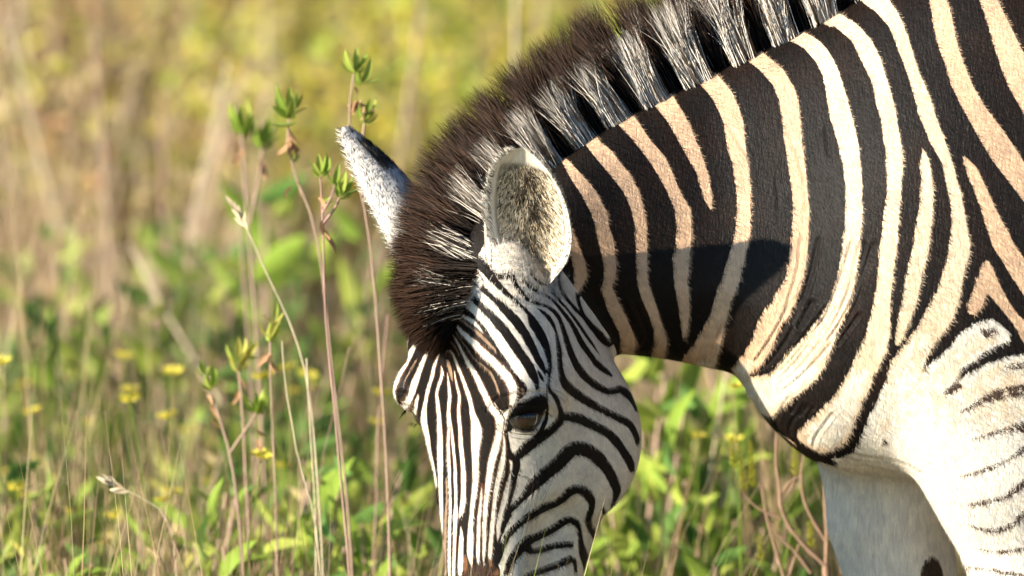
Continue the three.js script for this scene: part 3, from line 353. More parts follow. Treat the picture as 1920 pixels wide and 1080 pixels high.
// reads the painted pattern back with furry edges: each texel looks a little way up the hair it lies on
function furred(cv, flow, mm, mottle, specks) {
  const w = cv.width, h = cv.height, src = cv.getContext('2d').getImageData(0, 0, w, h).data, out = new Uint8Array(w * h * 4), sp = specks && specks.getContext('2d').getImageData(0, 0, w, h).data;
  for (let y = 0; y < h; y++) for (let x = 0; x < w; x++) {
    const s = STREAK(x, y), s2 = STREAK((x >> 1) + 131, (y >> 1) + 77), j = (s * 1.2 + s2) * mm;
    const X = clamp(Math.round(x + flow[0] * j), 0, w - 1), Y = clamp(Math.round(y + flow[1] * j), 0, h - 1), o = (Y * w + X) * 4, q = ((h - 1 - y) * w + x) * 4;
    const big = noise3(x / 90, y / 90, 3), mid = noise3(x / 14, y / 14, 9), k = 1 + 0.13 * s + 0.08 * s2 + mottle * (big - 0.5) + 0.10 * (mid - 0.5), dark = src[o] < 90;
    let R = src[o], G = src[o + 1], Bl = src[o + 2];
    if (sp && sp[o + 3] > 10) { const e = sp[o + 3] / 255, t = noise3(x / 3, y / 3, 1) * 0.55 + noise3(x / 11, y / 11, 2) * 0.45 + s * 0.15, m = smooth(0.04, -0.06, t - (0.28 + 0.56 * e)); R = lerp(R, 60, m * 0.95); G = lerp(G, 45, m * 0.95); Bl = lerp(Bl, 37, m * 0.95); }
    const warm = dark ? 1 + 0.5 * (mid - 0.4) : 1 + 0.03 * (mid - 0.5);
    out[q] = clamp(R * k * (dark ? 1 + 0.5 * Math.max(0, big - 0.45) + 0.2 * (mid - 0.5) : 1), 0, 255); out[q + 1] = clamp(G * k * (dark ? 1 + 0.25 * Math.max(0, big - 0.45) : 1), 0, 255); out[q + 2] = clamp(Bl * k * (dark ? 0.97 : 2 - warm), 0, 255); out[q + 3] = 255;
  }
  const t = new THREE.DataTexture(out, w, h); t.colorSpace = THREE.SRGBColorSpace; t.magFilter = THREE.LinearFilter; t.minFilter = THREE.LinearFilter; t.needsUpdate = true;
  t.userData.look = (u, v) => { const i = (clamp((v * h) | 0, 0, h - 1) * w + clamp((u * w) | 0, 0, w - 1)) * 4; return [out[i], out[i + 1], out[i + 2]]; };
  return t;
}
function bumpOf(cv, fur) {   // bump from the strokes of fur and drawn folds
  const w = cv.width, h = cv.height, src = cv.getContext('2d').getImageData(0, 0, w, h).data, out = new Uint8Array(w * h * 4);
  for (let y = 0; y < h; y++) for (let x = 0; x < w; x++) { const v = clamp(src[(y * w + x) * 4] + fur * STREAK(x, y), 0, 255), q = ((h - 1 - y) * w + x) * 4; out[q] = out[q + 1] = out[q + 2] = v; out[q + 3] = 255; }
  const t = new THREE.DataTexture(out, w, h); t.magFilter = THREE.LinearFilter; t.minFilter = THREE.LinearFilter; t.needsUpdate = true; return t;
}
// head: across = angle, down = l from -0.06 to 0.48
const HC = canvasOf(2048, 2048), hg = HC.getContext('2d'), HX = (th) => (th / 1000 / Math.PI + 1) * 1024, HY = (l) => (l / 2500 + 0.06) / 0.54 * 2048;
hg.fillStyle = COAT.w; hg.fillRect(0, 0, 2048, 2048);
drawPolys(hg, HEAD_STRIPES, HX, HY, '#4e392b');
hg.fillStyle = COAT.w; hg.fillRect(0, 0, HX(-1350), 2048);
hg.save(); hg.beginPath(); hg.rect(0, 0, HX(-1350), 2048); hg.clip();
drawPolys(hg, HEAD_STRIPES.filter(([c]) => c[1] === '2').map(([c, p]) => [c, p.map((x, i) => (i & 1 ? x : -x))]), HX, HY);
hg.restore();
hg.fillStyle = COAT.m; hg.fillRect(0, HY(0.385 * 2500), 2048, 2048);
const headMap = furred(HC, [0, 1], 6, 0.08);
const HBUMP = canvasOf(1024, 1024); { const g = HBUMP.getContext('2d'); g.fillStyle = '#808080'; g.fillRect(0, 0, 1024, 1024); const r = rng(17), X = (t) => (t / Math.PI + 1) * 512, Y = (l) => (l + 0.06) / 0.54 * 1024;
  for (const s of [1, -1]) { // creases of the eyelids, veins below the cheek bone
    for (let k = 0; k < 6; k++) { g.strokeStyle = k & 1 ? 'rgba(190,190,190,0.5)' : 'rgba(50,50,50,0.6)'; g.lineWidth = 3; g.beginPath(); g.ellipse(X(s * 1.05), Y(0.182), 40 + k * 7, 26 + k * 6, 0, k & 2 ? 0.3 : Math.PI + 0.2, k & 2 ? 2.8 : 2 * Math.PI - 0.2); g.stroke(); }
    for (let k = 0; k < 7; k++) { let t = 1.0 + r() * 0.5, l = 0.22 + r() * 0.04; g.strokeStyle = 'rgba(200,200,200,0.55)'; g.lineWidth = 4; g.beginPath(); g.moveTo(X(s * t), Y(l)); for (let q = 0; q < 7; q++) { t += (r() - 0.55) * 0.12; l += 0.012 + r() * 0.01; g.lineTo(X(s * t), Y(l)); } g.stroke(); } } }
// front of the body: x from -0.05 to 0.76, y from 0.45 to 1.26
const BC = canvasOf(2048, 2048), bg = BC.getContext('2d'), BX = (x) => (x / 2500 + 0.05) / 0.81 * 2048, BY = (y) => (1.26 - y / 2500) / 0.81 * 2048;
bg.fillStyle = COAT.k; bg.fillRect(0, 0, 2048, 2048);
drawPolys(bg, BODY_STRIPES.filter(([c]) => c !== 'q'), BX, BY);
// broken brown stripes of shoulder and foreleg: pigment mixed hair by hair with the pale coat
const QC = canvasOf(2048, 2048), qg = QC.getContext('2d');
for (const [c, p] of BODY_STRIPES) if (c === 'q') { qg.fillStyle = 'rgba(60,45,37,0.66)'; qg.beginPath(); for (let i = 0; i < p.length; i += 2) qg.lineTo(BX(p[i]), BY(p[i + 1])); qg.closePath(); qg.fill(); }
{ // pale and cream hair mixing where breast and neck meet
  const r = rng(41); for (let k = 0; k < 9000; k++) { const low = k & 1, x = low ? 0.19 + r() * 0.28 : 0.375 + r() * 0.16, y = low ? 0.685 + Math.pow(r(), 1.6) * 0.13 : 0.83 - Math.abs(r() + r() - 1) * 0.10 + 0.02, X = BX(x * 2500), Y = BY(y * 2500), d = bg.getImageData(clamp(X | 0, 0, 2047), clamp(Y | 0, 0, 2047), 1, 1).data; const dk = [[-7, -14], [7, 14], [-7, 14], [7, -14], [0, 20], [0, -20]].some(([p, q]) => bg.getImageData(clamp((X + p) | 0, 0, 2047), clamp((Y + q) | 0, 0, 2047), 1, 1).data[0] < 120); if (d[0] < 120 || dk) continue; bg.fillStyle = low || r() < 0.5 ? COAT.s : COAT.e; bg.globalAlpha = 0.4; bg.beginPath(); bg.ellipse(X, Y, 3 + r() * 5, 8 + r() * 16, 0.5, 0, 7); bg.fill(); bg.globalAlpha = 1; }
}
const frontMap = furred(BC, [0.6, 0.8], 6.5, 0.10, QC);
// folds of skin on throat and breast, drawn as ridges and furrows
const FB = canvasOf(1024, 1024), fg = FB.getContext('2d');
fg.fillStyle = '#808080'; fg.fillRect(0, 0, 1024, 1024);
{
  const r = rng(77), X = (x) => (x + 0.05) / 0.81 * 1024, Y = (y) => (1.26 - y) / 0.81 * 1024;
  const fold = (pts, w, v) => { fg.strokeStyle = v; fg.lineWidth = w; fg.lineCap = 'round'; fg.beginPath(); pts.forEach(([x, y], i) => { const q = pts[i - 1]; if (!i) fg.moveTo(X(x), Y(y)); else fg.quadraticCurveTo(X(q[0]) + (r() - 0.5) * 6, Y(q[1]) + (r() - 0.5) * 6, X((q[0] + x) / 2), Y((q[1] + y) / 2)); }); fg.stroke(); };
  const px = (x, y) => [(x - 960) / 1800, 0.89 + (540 - y) / 1800];
  const set = (from, to, n, w0, a) => { for (let k = 0; k < n; k++) { const t = (k + 0.5 * r()) / n, pts = from.map((p, i) => { const q = to[i], e = t + (r() - 0.5) * 0.08; return px(lerp(p[0], q[0], e), lerp(p[1], q[1], e)); }); const lo = 0.1 + r() * 0.25, cut = pts.slice(r() < 0.4 ? 1 : 0, pts.length - (r() < 0.4 ? 1 : 0)); const w = w0 * (0.6 + r() * 0.7);
    fold(cut, w * 2.6, `rgba(170,170,170,${a * 0.5})`); fold(cut, w, `rgba(20,20,20,${a * (0.5 + lo)})`); } };
  set([[1500, 430], [1478, 540], [1430, 630], [1385, 705]], [[1640, 440], [1600, 570], [1520, 690], [1420, 760]], 17, 2.4, 0.8);
  set([[1160, 560], [1190, 630], [1175, 668]], [[1215, 560], [1240, 630], [1230, 670]], 6, 3, 0.6);
  set([[1300, 600], [1290, 660], [1300, 690]], [[1370, 600], [1340, 670], [1350, 700]], 6, 2.4, 0.6);
  set([[1440, 720], [1420, 770], [1440, 810]], [[1560, 760], [1530, 810], [1530, 850]], 9, 2.6, 0.55);
  set([[1560, 862], [1650, 875], [1740, 905]], [[1600, 835], [1680, 850], [1760, 880]], 8, 2.4, 0.7);
  set([[1370, 240], [1420, 330], [1430, 440]], [[1560, 230], [1570, 330], [1560, 440]], 6, 5, 0.12);
}
{ // soften the folds
  const im = fg.getImageData(0, 0, 1024, 1024), d = im.data;
  for (let pass = 0; pass < 4; pass++) { const s = pass & 1 ? 1024 : 1, a = new Float32Array(1024 * 1024); for (let i = 3 * s; i < a.length - 3 * s; i++) a[i] = (d[4 * (i - 2 * s)] + d[4 * (i - s)] + d[4 * i] + d[4 * (i + s)] + d[4 * (i + 2 * s)]) / 5; for (let i = 0; i < a.length; i++) if (a[i]) d[4 * i] = d[4 * i + 1] = d[4 * i + 2] = a[i]; }
  fg.putImageData(im, 0, 0);
}
const frontBump = bumpOf(FB, 2.2);
// rear half and lower legs: plain stripes of the kind, x 0.2 to 1.6, y 0 to 1.4
const RC = canvasOf(1024, 1024), rg = RC.getContext('2d'), RX = (x) => (x - 0.2) / 1.4 * 1024, RY = (y) => (1.4 - y) / 1.4 * 1024;
rg.fillStyle = COAT.c; rg.fillRect(0, 0, 1024, 1024);
{
  const r = rng(8); rg.strokeStyle = COAT.k; rg.lineCap = 'round';
  for (let k = 0; k < 9; k++) { const x = 0.72 + k * 0.062; rg.lineWidth = 28; rg.beginPath(); rg.moveTo(RX(x), RY(1.3)); rg.quadraticCurveTo(RX(x + 0.01), RY(0.95), RX(x - 0.03 + k * 0.012), RY(0.72)); rg.stroke(); }
  for (let k = 0; k < 8; k++) { const y = 0.62 + k * 0.075; rg.lineWidth = 30; rg.beginPath(); rg.moveTo(RX(1.5), RY(y - 0.05)); rg.quadraticCurveTo(RX(1.25), RY(y + 0.05), RX(1.12), RY(y + 0.2 + k * 0.03)); rg.stroke(); }
  rg.fillStyle = COAT.s; rg.fillRect(0, RY(0.56), 1024, 1024);
  rg.lineWidth = 7; for (let k = 0; k < 14; k++) for (const x of [0.42, 0.52, 1.2, 1.32]) { const y = 0.53 - k * 0.035 + r() * 0.01; rg.beginPath(); rg.moveTo(RX(x - 0.02), RY(y)); rg.lineTo(RX(x + 0.06), RY(y + 0.01)); rg.stroke(); }
  rg.fillStyle = '#2a2320'; rg.fillRect(0, RY(0.065), 1024, 100);
}
const rearMap = furred(RC, [0.6, 0.8], 3, 0.1);
// far foreleg: pale with a dark chestnut patch and faint specks, x 0.28 to 0.52, y 0 to 0.76
const LC = canvasOf(512, 1024), lg2 = LC.getContext('2d'), LX = (x) => (x - 0.28) / 0.24 * 512, LY = (y) => (0.76 - y) / 0.76 * 1024;
lg2.fillStyle = COAT.s; lg2.fillRect(0, 0, 512, 1024);
lg2.fillStyle = '#3a2f2a'; lg2.beginPath(); lg2.ellipse(LX(0.440), LY(0.577), 27, 36, 0, 0, 7); lg2.fill();
lg2.fillStyle = '#2a2320'; lg2.fillRect(0, LY(0.065), 512, 200);
lg2.strokeStyle = COAT.k; lg2.lineWidth = 9; for (let k = 0; k < 12; k++) { lg2.beginPath(); lg2.moveTo(LX(0.36), LY(0.5 - k * 0.035)); lg2.lineTo(LX(0.47), LY(0.51 - k * 0.035)); lg2.stroke(); }
const farMap = furred(LC, [0.2, 1], 4, 0.08);

const furMat = (map, bump, s) => { const m = new THREE.MeshPhysicalMaterial({ map, roughness: 0.6, specularIntensity: 0.28 }); if (bump) { m.bumpMap = bump; m.bumpScale = s; } return m; };
const CHARTS = [
  { tris: frontTris, uv: (x, y) => [(x + 0.05) / 0.81, (y - 0.45) / 0.81], mat: furMat(frontMap, frontBump, 0.05), map: frontMap },
  { tris: headTris, uv: (x, y, z) => { const [t, l] = headChart(x, y, z); return [(t / Math.PI + 1) / 2, 1 - (l + 0.06) / 0.54]; }, mat: furMat(headMap, bumpOf(HBUMP, 3), 0.012), map: headMap, wrap: true },
  { tris: rearTris, uv: (x, y) => [(x - 0.2) / 1.4, y / 1.4], mat: furMat(rearMap), map: rearMap },
  { tris: farTris, uv: (x, y) => [(x - 0.28) / 0.24, y / 0.76], mat: furMat(farMap), map: farMap }];
function chartGeometry(ch) {
  const pos = [], nor = [], uv = [], idx = [], seen = new Map(), P = skin.pos;
  const add = (i, u, v, tag) => { const key = i * 3 + tag; let r = seen.get(key); if (r === undefined) { r = pos.length / 3; pos.push(P[3 * i], P[3 * i + 1], P[3 * i + 2]); nor.push(SN[3 * i], SN[3 * i + 1], SN[3 * i + 2]); uv.push(u, v); seen.set(key, r); } return r; };
  for (let t = 0; t < ch.tris.length; t += 3) {
    const id = [ch.tris[t], ch.tris[t + 1], ch.tris[t + 2]], q = id.map((i) => ch.uv(P[3 * i], P[3 * i + 1], P[3 * i + 2])), wrap = ch.wrap && Math.max(q[0][0], q[1][0], q[2][0]) - Math.min(q[0][0], q[1][0], q[2][0]) > 0.5;
    idx.push(...id.map((i, k) => { const hi = wrap && q[k][0] < 0.5; return add(i, q[k][0] + (hi ? 1 : 0), q[k][1], hi ? 1 : 0); }));
  }
  const g = new THREE.BufferGeometry();
  g.setAttribute('position', new THREE.Float32BufferAttribute(pos, 3)); g.setAttribute('normal', new THREE.Float32BufferAttribute(nor, 3)); g.setAttribute('uv', new THREE.Float32BufferAttribute(uv, 2));
  g.setAttribute('color', new THREE.Float32BufferAttribute(new Float32Array(pos.length).fill(1), 3)); g.setIndex(idx); return g;
}
headMap.wrapS = THREE.RepeatWrapping;
// ---------- ears: curled shells with thickness, part of the same skin ----------
function ear(base, tip, open, W, seed, inside, prof) {
  const A = tip.clone().sub(base), len = A.length(); A.normalize();
  const O = open.clone().addScaledVector(A, -open.dot(A)).normalize(), S = new THREE.Vector3().crossVectors(O, A).normalize(), NT = 44, NB = 40, r = rng(seed);
  const width = curve(prof), bend = curve(inside === 'near' ? [[0, 2.0], [0.14, 1.5], [0.32, 1.0], [0.6, 0.85], [0.85, 0.8], [1, 0.8]] : [[0, 2.35], [0.15, 2.1], [0.35, 1.75], [0.6, 1.45], [0.85, 1.25], [1, 1.2]]);
  const at = (t, b, thick, out) => {  // out 0: hollow side, 1: back
    const w = width(t, 1) * W, m = bend(t, 1), be = b * m, Rr = w / Math.sin(Math.min(m, Math.PI / 2)), rr = Math.max(0.0005, Rr - (out ? 0 : thick));
    return base.clone().addScaledVector(A, t * len).addScaledVector(O, -0.014 * Math.sin(Math.PI * t * 0.9) + (0.9 - Math.cos(be)) * rr * 0.8).addScaledVector(S, Math.sin(be) * rr * (1 - 0.0 * t));
  };
  const pos = [], uv = [], col = [], idx = [], put = (p, c, u, v) => { pos.push(p.x, p.y, p.z); col.push(...c); uv.push(u, v); return pos.length / 3 - 1; };
  for (const out of [0, 1]) {
    const o = pos.length / 3;
    for (let i = 0; i <= NT; i++) for (let j = 0; j <= NB; j++) {
      const t = i / NT, b = j / NB * 2 - 1, e = 1 - smooth(0.9, 1, Math.abs(b)) * 0.85, n = noise3(t * 30 + seed, b * 20, out) - 0.5;
      let c;
      if (out) { const edge = inside === 'near' ? smooth(0.8, 0.9, b) * smooth(0.2, 0.4, t) * 0.9 : 0, blk = edge + smooth(0.62, 0.68, t + n * 0.05) * (1 - smooth(0.86, 0.9, t + n * 0.05)) * smooth(-0.25, -0.1, inside === 'far' ? b : -b), k = 1 - 0.96 * Math.min(1, blk); c = [0.62 * k, 0.56 * k, 0.49 * k]; }
      else { const rim = smooth(0.80, 0.86, Math.max(Math.abs(b), t * 0.97)), line = Math.exp(-Math.pow((Math.max(Math.abs(b), t * 0.97) - 0.80) / 0.03, 2)); c = [lerp(0.64, 0.72, rim), lerp(0.55, 0.65, rim), lerp(0.42, 0.56, rim)].map((v) => v * (1 - 0.55 * line) * (1 + n * 0.25)); }
      put(at(t, b, 0.0034 * e, out), c, t, b);
    }
    for (let i = 0; i < NT; i++) for (let j = 0; j < NB; j++) { const a = o + i * (NB + 1) + j, b = a + 1, c = a + NB + 1, d = c + 1; if (out) idx.push(a, b, c, b, d, c); else idx.push(a, c, b, b, c, d); }
  }
  const off = (NT + 1) * (NB + 1);
  for (let i = 0; i < NT; i++) for (const [j, f] of [[0, 0], [NB, 1]]) { const a = i * (NB + 1) + j, b = a + NB + 1, c = a + off, d = b + off; if (f) idx.push(a, b, c, b, d, c); else idx.push(a, c, b, b, c, d); }
  for (let j = 0; j < NB; j++) { const a = NT * (NB + 1) + j, b = a + 1, c = a + off, d = b + off; idx.push(a, c, b, b, c, d); }
  const g = new THREE.BufferGeometry(); g.setAttribute('position', new THREE.Float32BufferAttribute(pos, 3)); g.setAttribute('uv', new THREE.Float32BufferAttribute(uv, 2)); g.setAttribute('color', new THREE.Float32BufferAttribute(col, 3)); g.setIndex(idx); g.computeVertexNormals();
  return { g, at, A, O, S, len, width };
}
const nearEar = ear(fromHead(0.050, -0.080, 0.064), fromHead(0.062 + 0.084, -0.062 + 0.056, 0.040 - 0.132), new THREE.Vector3(-0.36, 0.02, 0.93), 0.0475, 3, 'near', [[0, 0.2], [0.1, 0.34], [0.2, 0.62], [0.32, 0.9], [0.46, 1.02], [0.62, 0.98], [0.74, 0.88], [0.84, 0.73], [0.92, 0.52], [0.97, 0.33], [0.99, 0.2], [1, 0.06]]);
const farEar = ear(fromHead(-0.058, -0.058, 0.035), fromHead(-0.058 - 0.100, -0.058 + 0.060, 0.035 - 0.150), new THREE.Vector3(-0.75, 0.1, -0.55), 0.034, 4, 'far', [[0, 0.8], [0.15, 0.92], [0.35, 1], [0.55, 0.95], [0.7, 0.82], [0.85, 0.58], [0.94, 0.36], [0.98, 0.2], [1, 0.06]]);
const earMat = new THREE.MeshPhysicalMaterial({ vertexColors: true, roughness: 0.8, sheen: 0.3, sheenRoughness: 0.5, side: THREE.DoubleSide });
const geos = [...CHARTS.map(chartGeometry), mergeGeometries([nearEar.g, farEar.g])];
const bodyGeo = mergeGeometries(geos, true);
const zebra = new THREE.Group();
zebra.name = 'zebra';
zebra.userData = { label: 'grazing zebra with its striped head lowered into the grass', category: 'zebra' };
scene.add(zebra);
const body = new THREE.Mesh(bodyGeo, [...CHARTS.map((c) => c.mat), earMat]);
body.name = 'body'; body.castShadow = body.receiveShadow = true;
zebra.add(body);
// ---------- hair: ribbons and blades gathered into one mesh per kind ----------
class Hair {
  constructor() { this.p = []; this.n = []; this.c = []; this.i = []; }
  // pts: Vector3 list; w0, w1 widths; c0, c1 linear colours; nrm: shading normal; side: ribbon direction
  strand(pts, w0, w1, c0, c1, nrm, side, mixAt = 0) {
    const o = this.p.length / 3, n = pts.length - 1;
    pts.forEach((q, k) => {
      const t = k / n, w = lerp(w0, w1, t * t) / 2, m = mixAt ? smooth(mixAt - 0.12, mixAt + 0.12, t) : t;
      for (const s of k === n ? [0] : [-1, 1]) { this.p.push(q.x + side.x * w * s, q.y + side.y * w * s, q.z + side.z * w * s); this.n.push(nrm.x, nrm.y, nrm.z); this.c.push(lerp(c0[0], c1[0], m), lerp(c0[1], c1[1], m), lerp(c0[2], c1[2], m)); }
    });
    for (let k = 0; k < n - 1; k++) { const a = o + 2 * k; this.i.push(a, a + 1, a + 2, a + 1, a + 3, a + 2); }
    const a = o + 2 * (n - 1); this.i.push(a, a + 1, a + 2);
  }
  mesh(name, mat, parent) {
    const g = new THREE.BufferGeometry();
    g.setAttribute('position', new THREE.Float32BufferAttribute(this.p, 3)); g.setAttribute('normal', new THREE.Float32BufferAttribute(this.n, 3)); g.setAttribute('color', new THREE.Float32BufferAttribute(this.c, 3)); g.setIndex(this.i);
    const m = new THREE.Mesh(g, mat); m.name = name; m.castShadow = m.receiveShadow = true; parent.add(m); return m;
  }
}
const V = (x, y, z) => new THREE.Vector3(x, y, z);
const hairMat = new THREE.MeshPhysicalMaterial({ vertexColors: true, roughness: 0.7, specularIntensity: 0.25, side: THREE.DoubleSide });
const coatMat = new THREE.MeshPhysicalMaterial({ vertexColors: true, roughness: 0.6, specularIntensity: 0.3, side: THREE.DoubleSide });
const lin = ([r, g, b]) => [r, g, b].map((v) => Math.pow(v / 255, 2.2));
// short coat over neck, chest, head and forelegs
{
  const H = new Hair(), r = rng(99), P = skin.pos, NORM = V(0, 0, 0), DIR = V(0, 0, 0), SIDE = V(0, 0, 0), Q = V(0, 0, 0), noNear = fromHead(EYE.a + 0.01, EYE.c, EYE.l), noFar = fromHead(-EYE.a - 0.01, EYE.c, EYE.l);
  CHARTS.forEach((ch, ci) => {
    const T = ch.tris, dens = [420000, 620000, 0, 300000][ci];
    if (!dens) return;
    for (let t = 0; t < T.length; t += 3) {
      const [a, b, c] = [T[t] * 3, T[t + 1] * 3, T[t + 2] * 3];
      if (P[a] > 0.66 || P[a + 1] < 0.5) continue;
      const ux = P[b] - P[a], uy = P[b + 1] - P[a + 1], uz = P[b + 2] - P[a + 2], vx = P[c] - P[a], vy = P[c + 1] - P[a + 1], vz = P[c + 2] - P[a + 2];
      const ar = Math.hypot(uy * vz - uz * vy, uz * vx - ux * vz, ux * vy - uy * vx) / 2;
      const away = SN[a + 2] < -0.35 ? 0.25 : 1;   // the animal's right side is thinner in hair
      let n = ar * dens * away; n = (n | 0) + (r() < n % 1 ? 1 : 0);
      for (let k = 0; k < n; k++) {
        let u = r(), v = r(); if (u + v > 1) { u = 1 - u; v = 1 - v; }
        Q.set(P[a] + ux * u + vx * v, P[a + 1] + uy * u + vy * v, P[a + 2] + uz * u + vz * v);
        if (ci === 1 && (Q.distanceTo(noNear) < 0.021 || Q.distanceTo(noFar) < 0.021)) continue;
        const w = 1 - u - v; NORM.set(SN[a] * w + SN[b] * u + SN[c] * v, SN[a + 1] * w + SN[b + 1] * u + SN[c + 1] * v, SN[a + 2] * w + SN[b + 2] * u + SN[c + 2] * v).normalize();
        const [tu, tv] = ch.uv(Q.x, Q.y, Q.z), col = lin(ch.map.userData.look(tu, tv)), jit = 0.8 + r() * 0.4;
        if (ci === 1) { DIR.copy(HEAD.N).addScaledVector(HEAD.L, 0.35 * Math.sign(toHead(Q.x, Q.y, Q.z)[0])).addScaledVector(HEAD.F, -0.35); } else if (Q.y < 0.72) DIR.set(0.15, -1, 0); else DIR.set(0.75, -0.65, 0);
        const wav = noise3(Q.x * 40, Q.y * 40, Q.z * 40) - 0.5;
        DIR.addScaledVector(NORM, -DIR.dot(NORM)).normalize(); SIDE.crossVectors(DIR, NORM);
        DIR.addScaledVector(SIDE, wav * 0.9 + (r() - 0.5) * 0.7).addScaledVector(NORM, 0.28 + r() * 0.3).normalize(); SIDE.crossVectors(DIR, NORM).normalize();
        const L = (ci === 1 ? 0.0045 : 0.0055) * (0.6 + r() * 0.8), o = H.p.length / 3, hw = 0.00028, dk = col[0] < 0.06, g = dk ? 0.45 + 1.7 * r() * r() : jit, cc = [col[0] * g * (dk ? 1.15 : 1), col[1] * g, col[2] * g * (dk ? 0.9 : 1)];  // dark hairs vary at random; the brighter ones put glints into the colour
        Q.addScaledVector(NORM, -0.0006);
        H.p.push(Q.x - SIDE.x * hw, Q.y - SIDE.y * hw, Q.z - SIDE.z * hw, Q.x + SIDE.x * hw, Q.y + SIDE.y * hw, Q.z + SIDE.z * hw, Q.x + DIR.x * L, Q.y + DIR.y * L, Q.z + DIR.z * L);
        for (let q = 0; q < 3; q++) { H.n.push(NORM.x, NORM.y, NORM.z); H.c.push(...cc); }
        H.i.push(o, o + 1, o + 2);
      }
    }
  });
  const coat = H.mesh('short_coat', coatMat, zebra); coat.userData.kind = 'stuff';
}
// surface of the animal straight out to its left at x, y
function sideZ(x, y) { for (let z = 0.34; z > -0.3; ) { const d = zebraD(x, y, z); if (d < 0.001) return z; z -= Math.max(0.001, d * 0.7); } return 0; }
const PX = (x, y) => [(x - 960) / 1800, 0.89 + (540 - y) / 1800];
// mane: root line on the crest and forehead, tip line, half thickness
{
  const ROOT = [[1700, -45], [1620, 2], [1545, 38], [1480, 68], [1395, 105], [1310, 145], [1225, 187], [1160, 225], [1100, 262], [1060, 295], [1010, 338], [965, 385], [925, 425], [895, 465], [872, 510], [858, 555], [850, 585]];
  const TIP = [[1650, -190], [1560, -150], [1480, -120], [1400, -90], [1300, -60], [1195, -15], [1105, 10], [1035, 60], [978, 102], [925, 142], [855, 205], [796, 275], [754, 370], [734, 470], [738, 545], [764, 602], [812, 640]];
  const rows = ROOT.map((p, i) => { const a = PX(...p), b = PX(...TIP[i]); return [i / (ROOT.length - 1), ...a, ...b]; }), f = curve(rows), r = rng(21), H = new Hair();
  const zRoot = baked((u) => { const x = f(u, 1), y = f(u, 2), [s] = trunk.st(x, y); const zc = trunk.crestZ(s); return u > 0.7 ? lerp(zc, Math.min(sideZ(x, y), 0.16) - 0.012, smooth(0.72, 0.92, u)) : zc; }, 0, 160, 0, 1);
  const WHITE = [[1630, 19], [1553, 20], [1480, 21], [1404, 22], [1324, 23], [1240, 22], [1174, 19], [1110, 17], [1056, 13], [1008, 12], [960, 12], [916, 10], [884, 9], [866, 5]].map(([x, w]) => [(x - 960) / 1800, w / 1800]);
  const dark = [0.016, 0.010, 0.0075], brown = [0.062, 0.031, 0.018], pale = [0.62, 0.545, 0.46], grey = [0.44, 0.385, 0.33];
  for (let k = 0; k < 52000; k++) {
    const u = k % 5 === 0 ? 0.74 + 0.26 * r() : Math.pow(r(), 0.82), x = f(u, 1), y = f(u, 2), fore = smooth(0.78, 1, u), zb = zRoot(u), dz = (r() * 2 - 1), half = lerp(0.019, 0.030, smooth(0.5, 0.8, u)) + 0.022 * smooth(0.62, 0.74, u) * (1 - smooth(0.86, 0.96, u)) * (dz > 0 ? 1 : 0);
    const jx = (r() - 0.5) * 0.011, jy = (r() - 0.5) * 0.012 - 0.006 - 0.012 * (Math.abs(dz)) * (1 - fore);
    const root = V(x + jx, y + jy, zb + dz * half - fore * (dz > 0 ? dz * 0.012 : 0));
    const tip = V(f(u, 3), f(u, 4), zb + dz * (half + 0.018) + fore * 0.02), near = dz > -0.3;
    const wh = near && (u < 0.70 || (dz > 0.25 && r() < 0.3)) && WHITE.some(([c, w]) => Math.abs(x + jx * 0.3 - c) < w * (0.72 + 0.36 * r())) && r() > 0.04;
    if (wh) root.y -= 0.005; else if (dz > 0.2 && u < 0.8) { root.z -= 0.012; root.y -= 0.004; }
    const D = tip.clone().sub(root), full = D.length();
    let len = wh ? (u < 0.35 ? 0.68 : 0.54) + 0.2 * r() : 0.74 + 0.34 * Math.pow(r(), 0.8); if (!wh && dz > 0.3) len *= 0.86;
    if (r() < 0.12) len *= 0.6;
    D.normalize(); const clump = noise3(u * 90, dz * 2 + 7, 3) - 0.5, clump2 = noise3(u * 170, dz * 3, 8) - 0.5;
    const side = V(-D.y, D.x, 0), wob = (r() - 0.5), L = full * len, pts = [], curl = r() < 0.25 ? 1.6 : 0.5;
    for (let q = 0; q <= 6; q++) { const t = q / 6, b = t * t; pts.push(root.clone().addScaledVector(D, L * t).addScaledVector(side, L * (b * (clump * 0.34 + clump2 * 0.24 + wob * 0.22) + 0.03 * curl * Math.sin(t * 5 + wob * 20) * t)).add(V(0, -fore * 0.010 * b, L * (b * (0.22 * (r() - 0.5) + clump2 * 0.25) + 0.03 * curl * Math.cos(t * 6 + wob * 30) * t)))); }
    const ang = r() * Math.PI, z = V(0, 0, 1), sd = side.clone().multiplyScalar(Math.cos(ang)).addScaledVector(z, Math.sin(ang)), nrm = V(side.x * 0.15, side.y * 0.15, 0).addScaledVector(z, Math.sign(dz + 0.5) * 0.7).addScaledVector(D, 0.5).normalize();
    const v = wh ? 0.88 + r() * 0.24 : 0.75 + r() * 0.5, c0 = (wh ? pale : dark).map((q) => q * v), c1 = (wh ? grey : (r() < 0.6 ? brown : dark)).map((q) => q * v * (wh ? 1.3 : 1));
    H.strand(pts, 0.00075, 0.0002, c0, c1, nrm, sd, wh ? 0.8 : 0.6);
  }
  const mane = H.mesh('mane', hairMat, zebra);
  mane.userData.label = 'upright dark brown mane with pale tufts continuing the stripes';
}
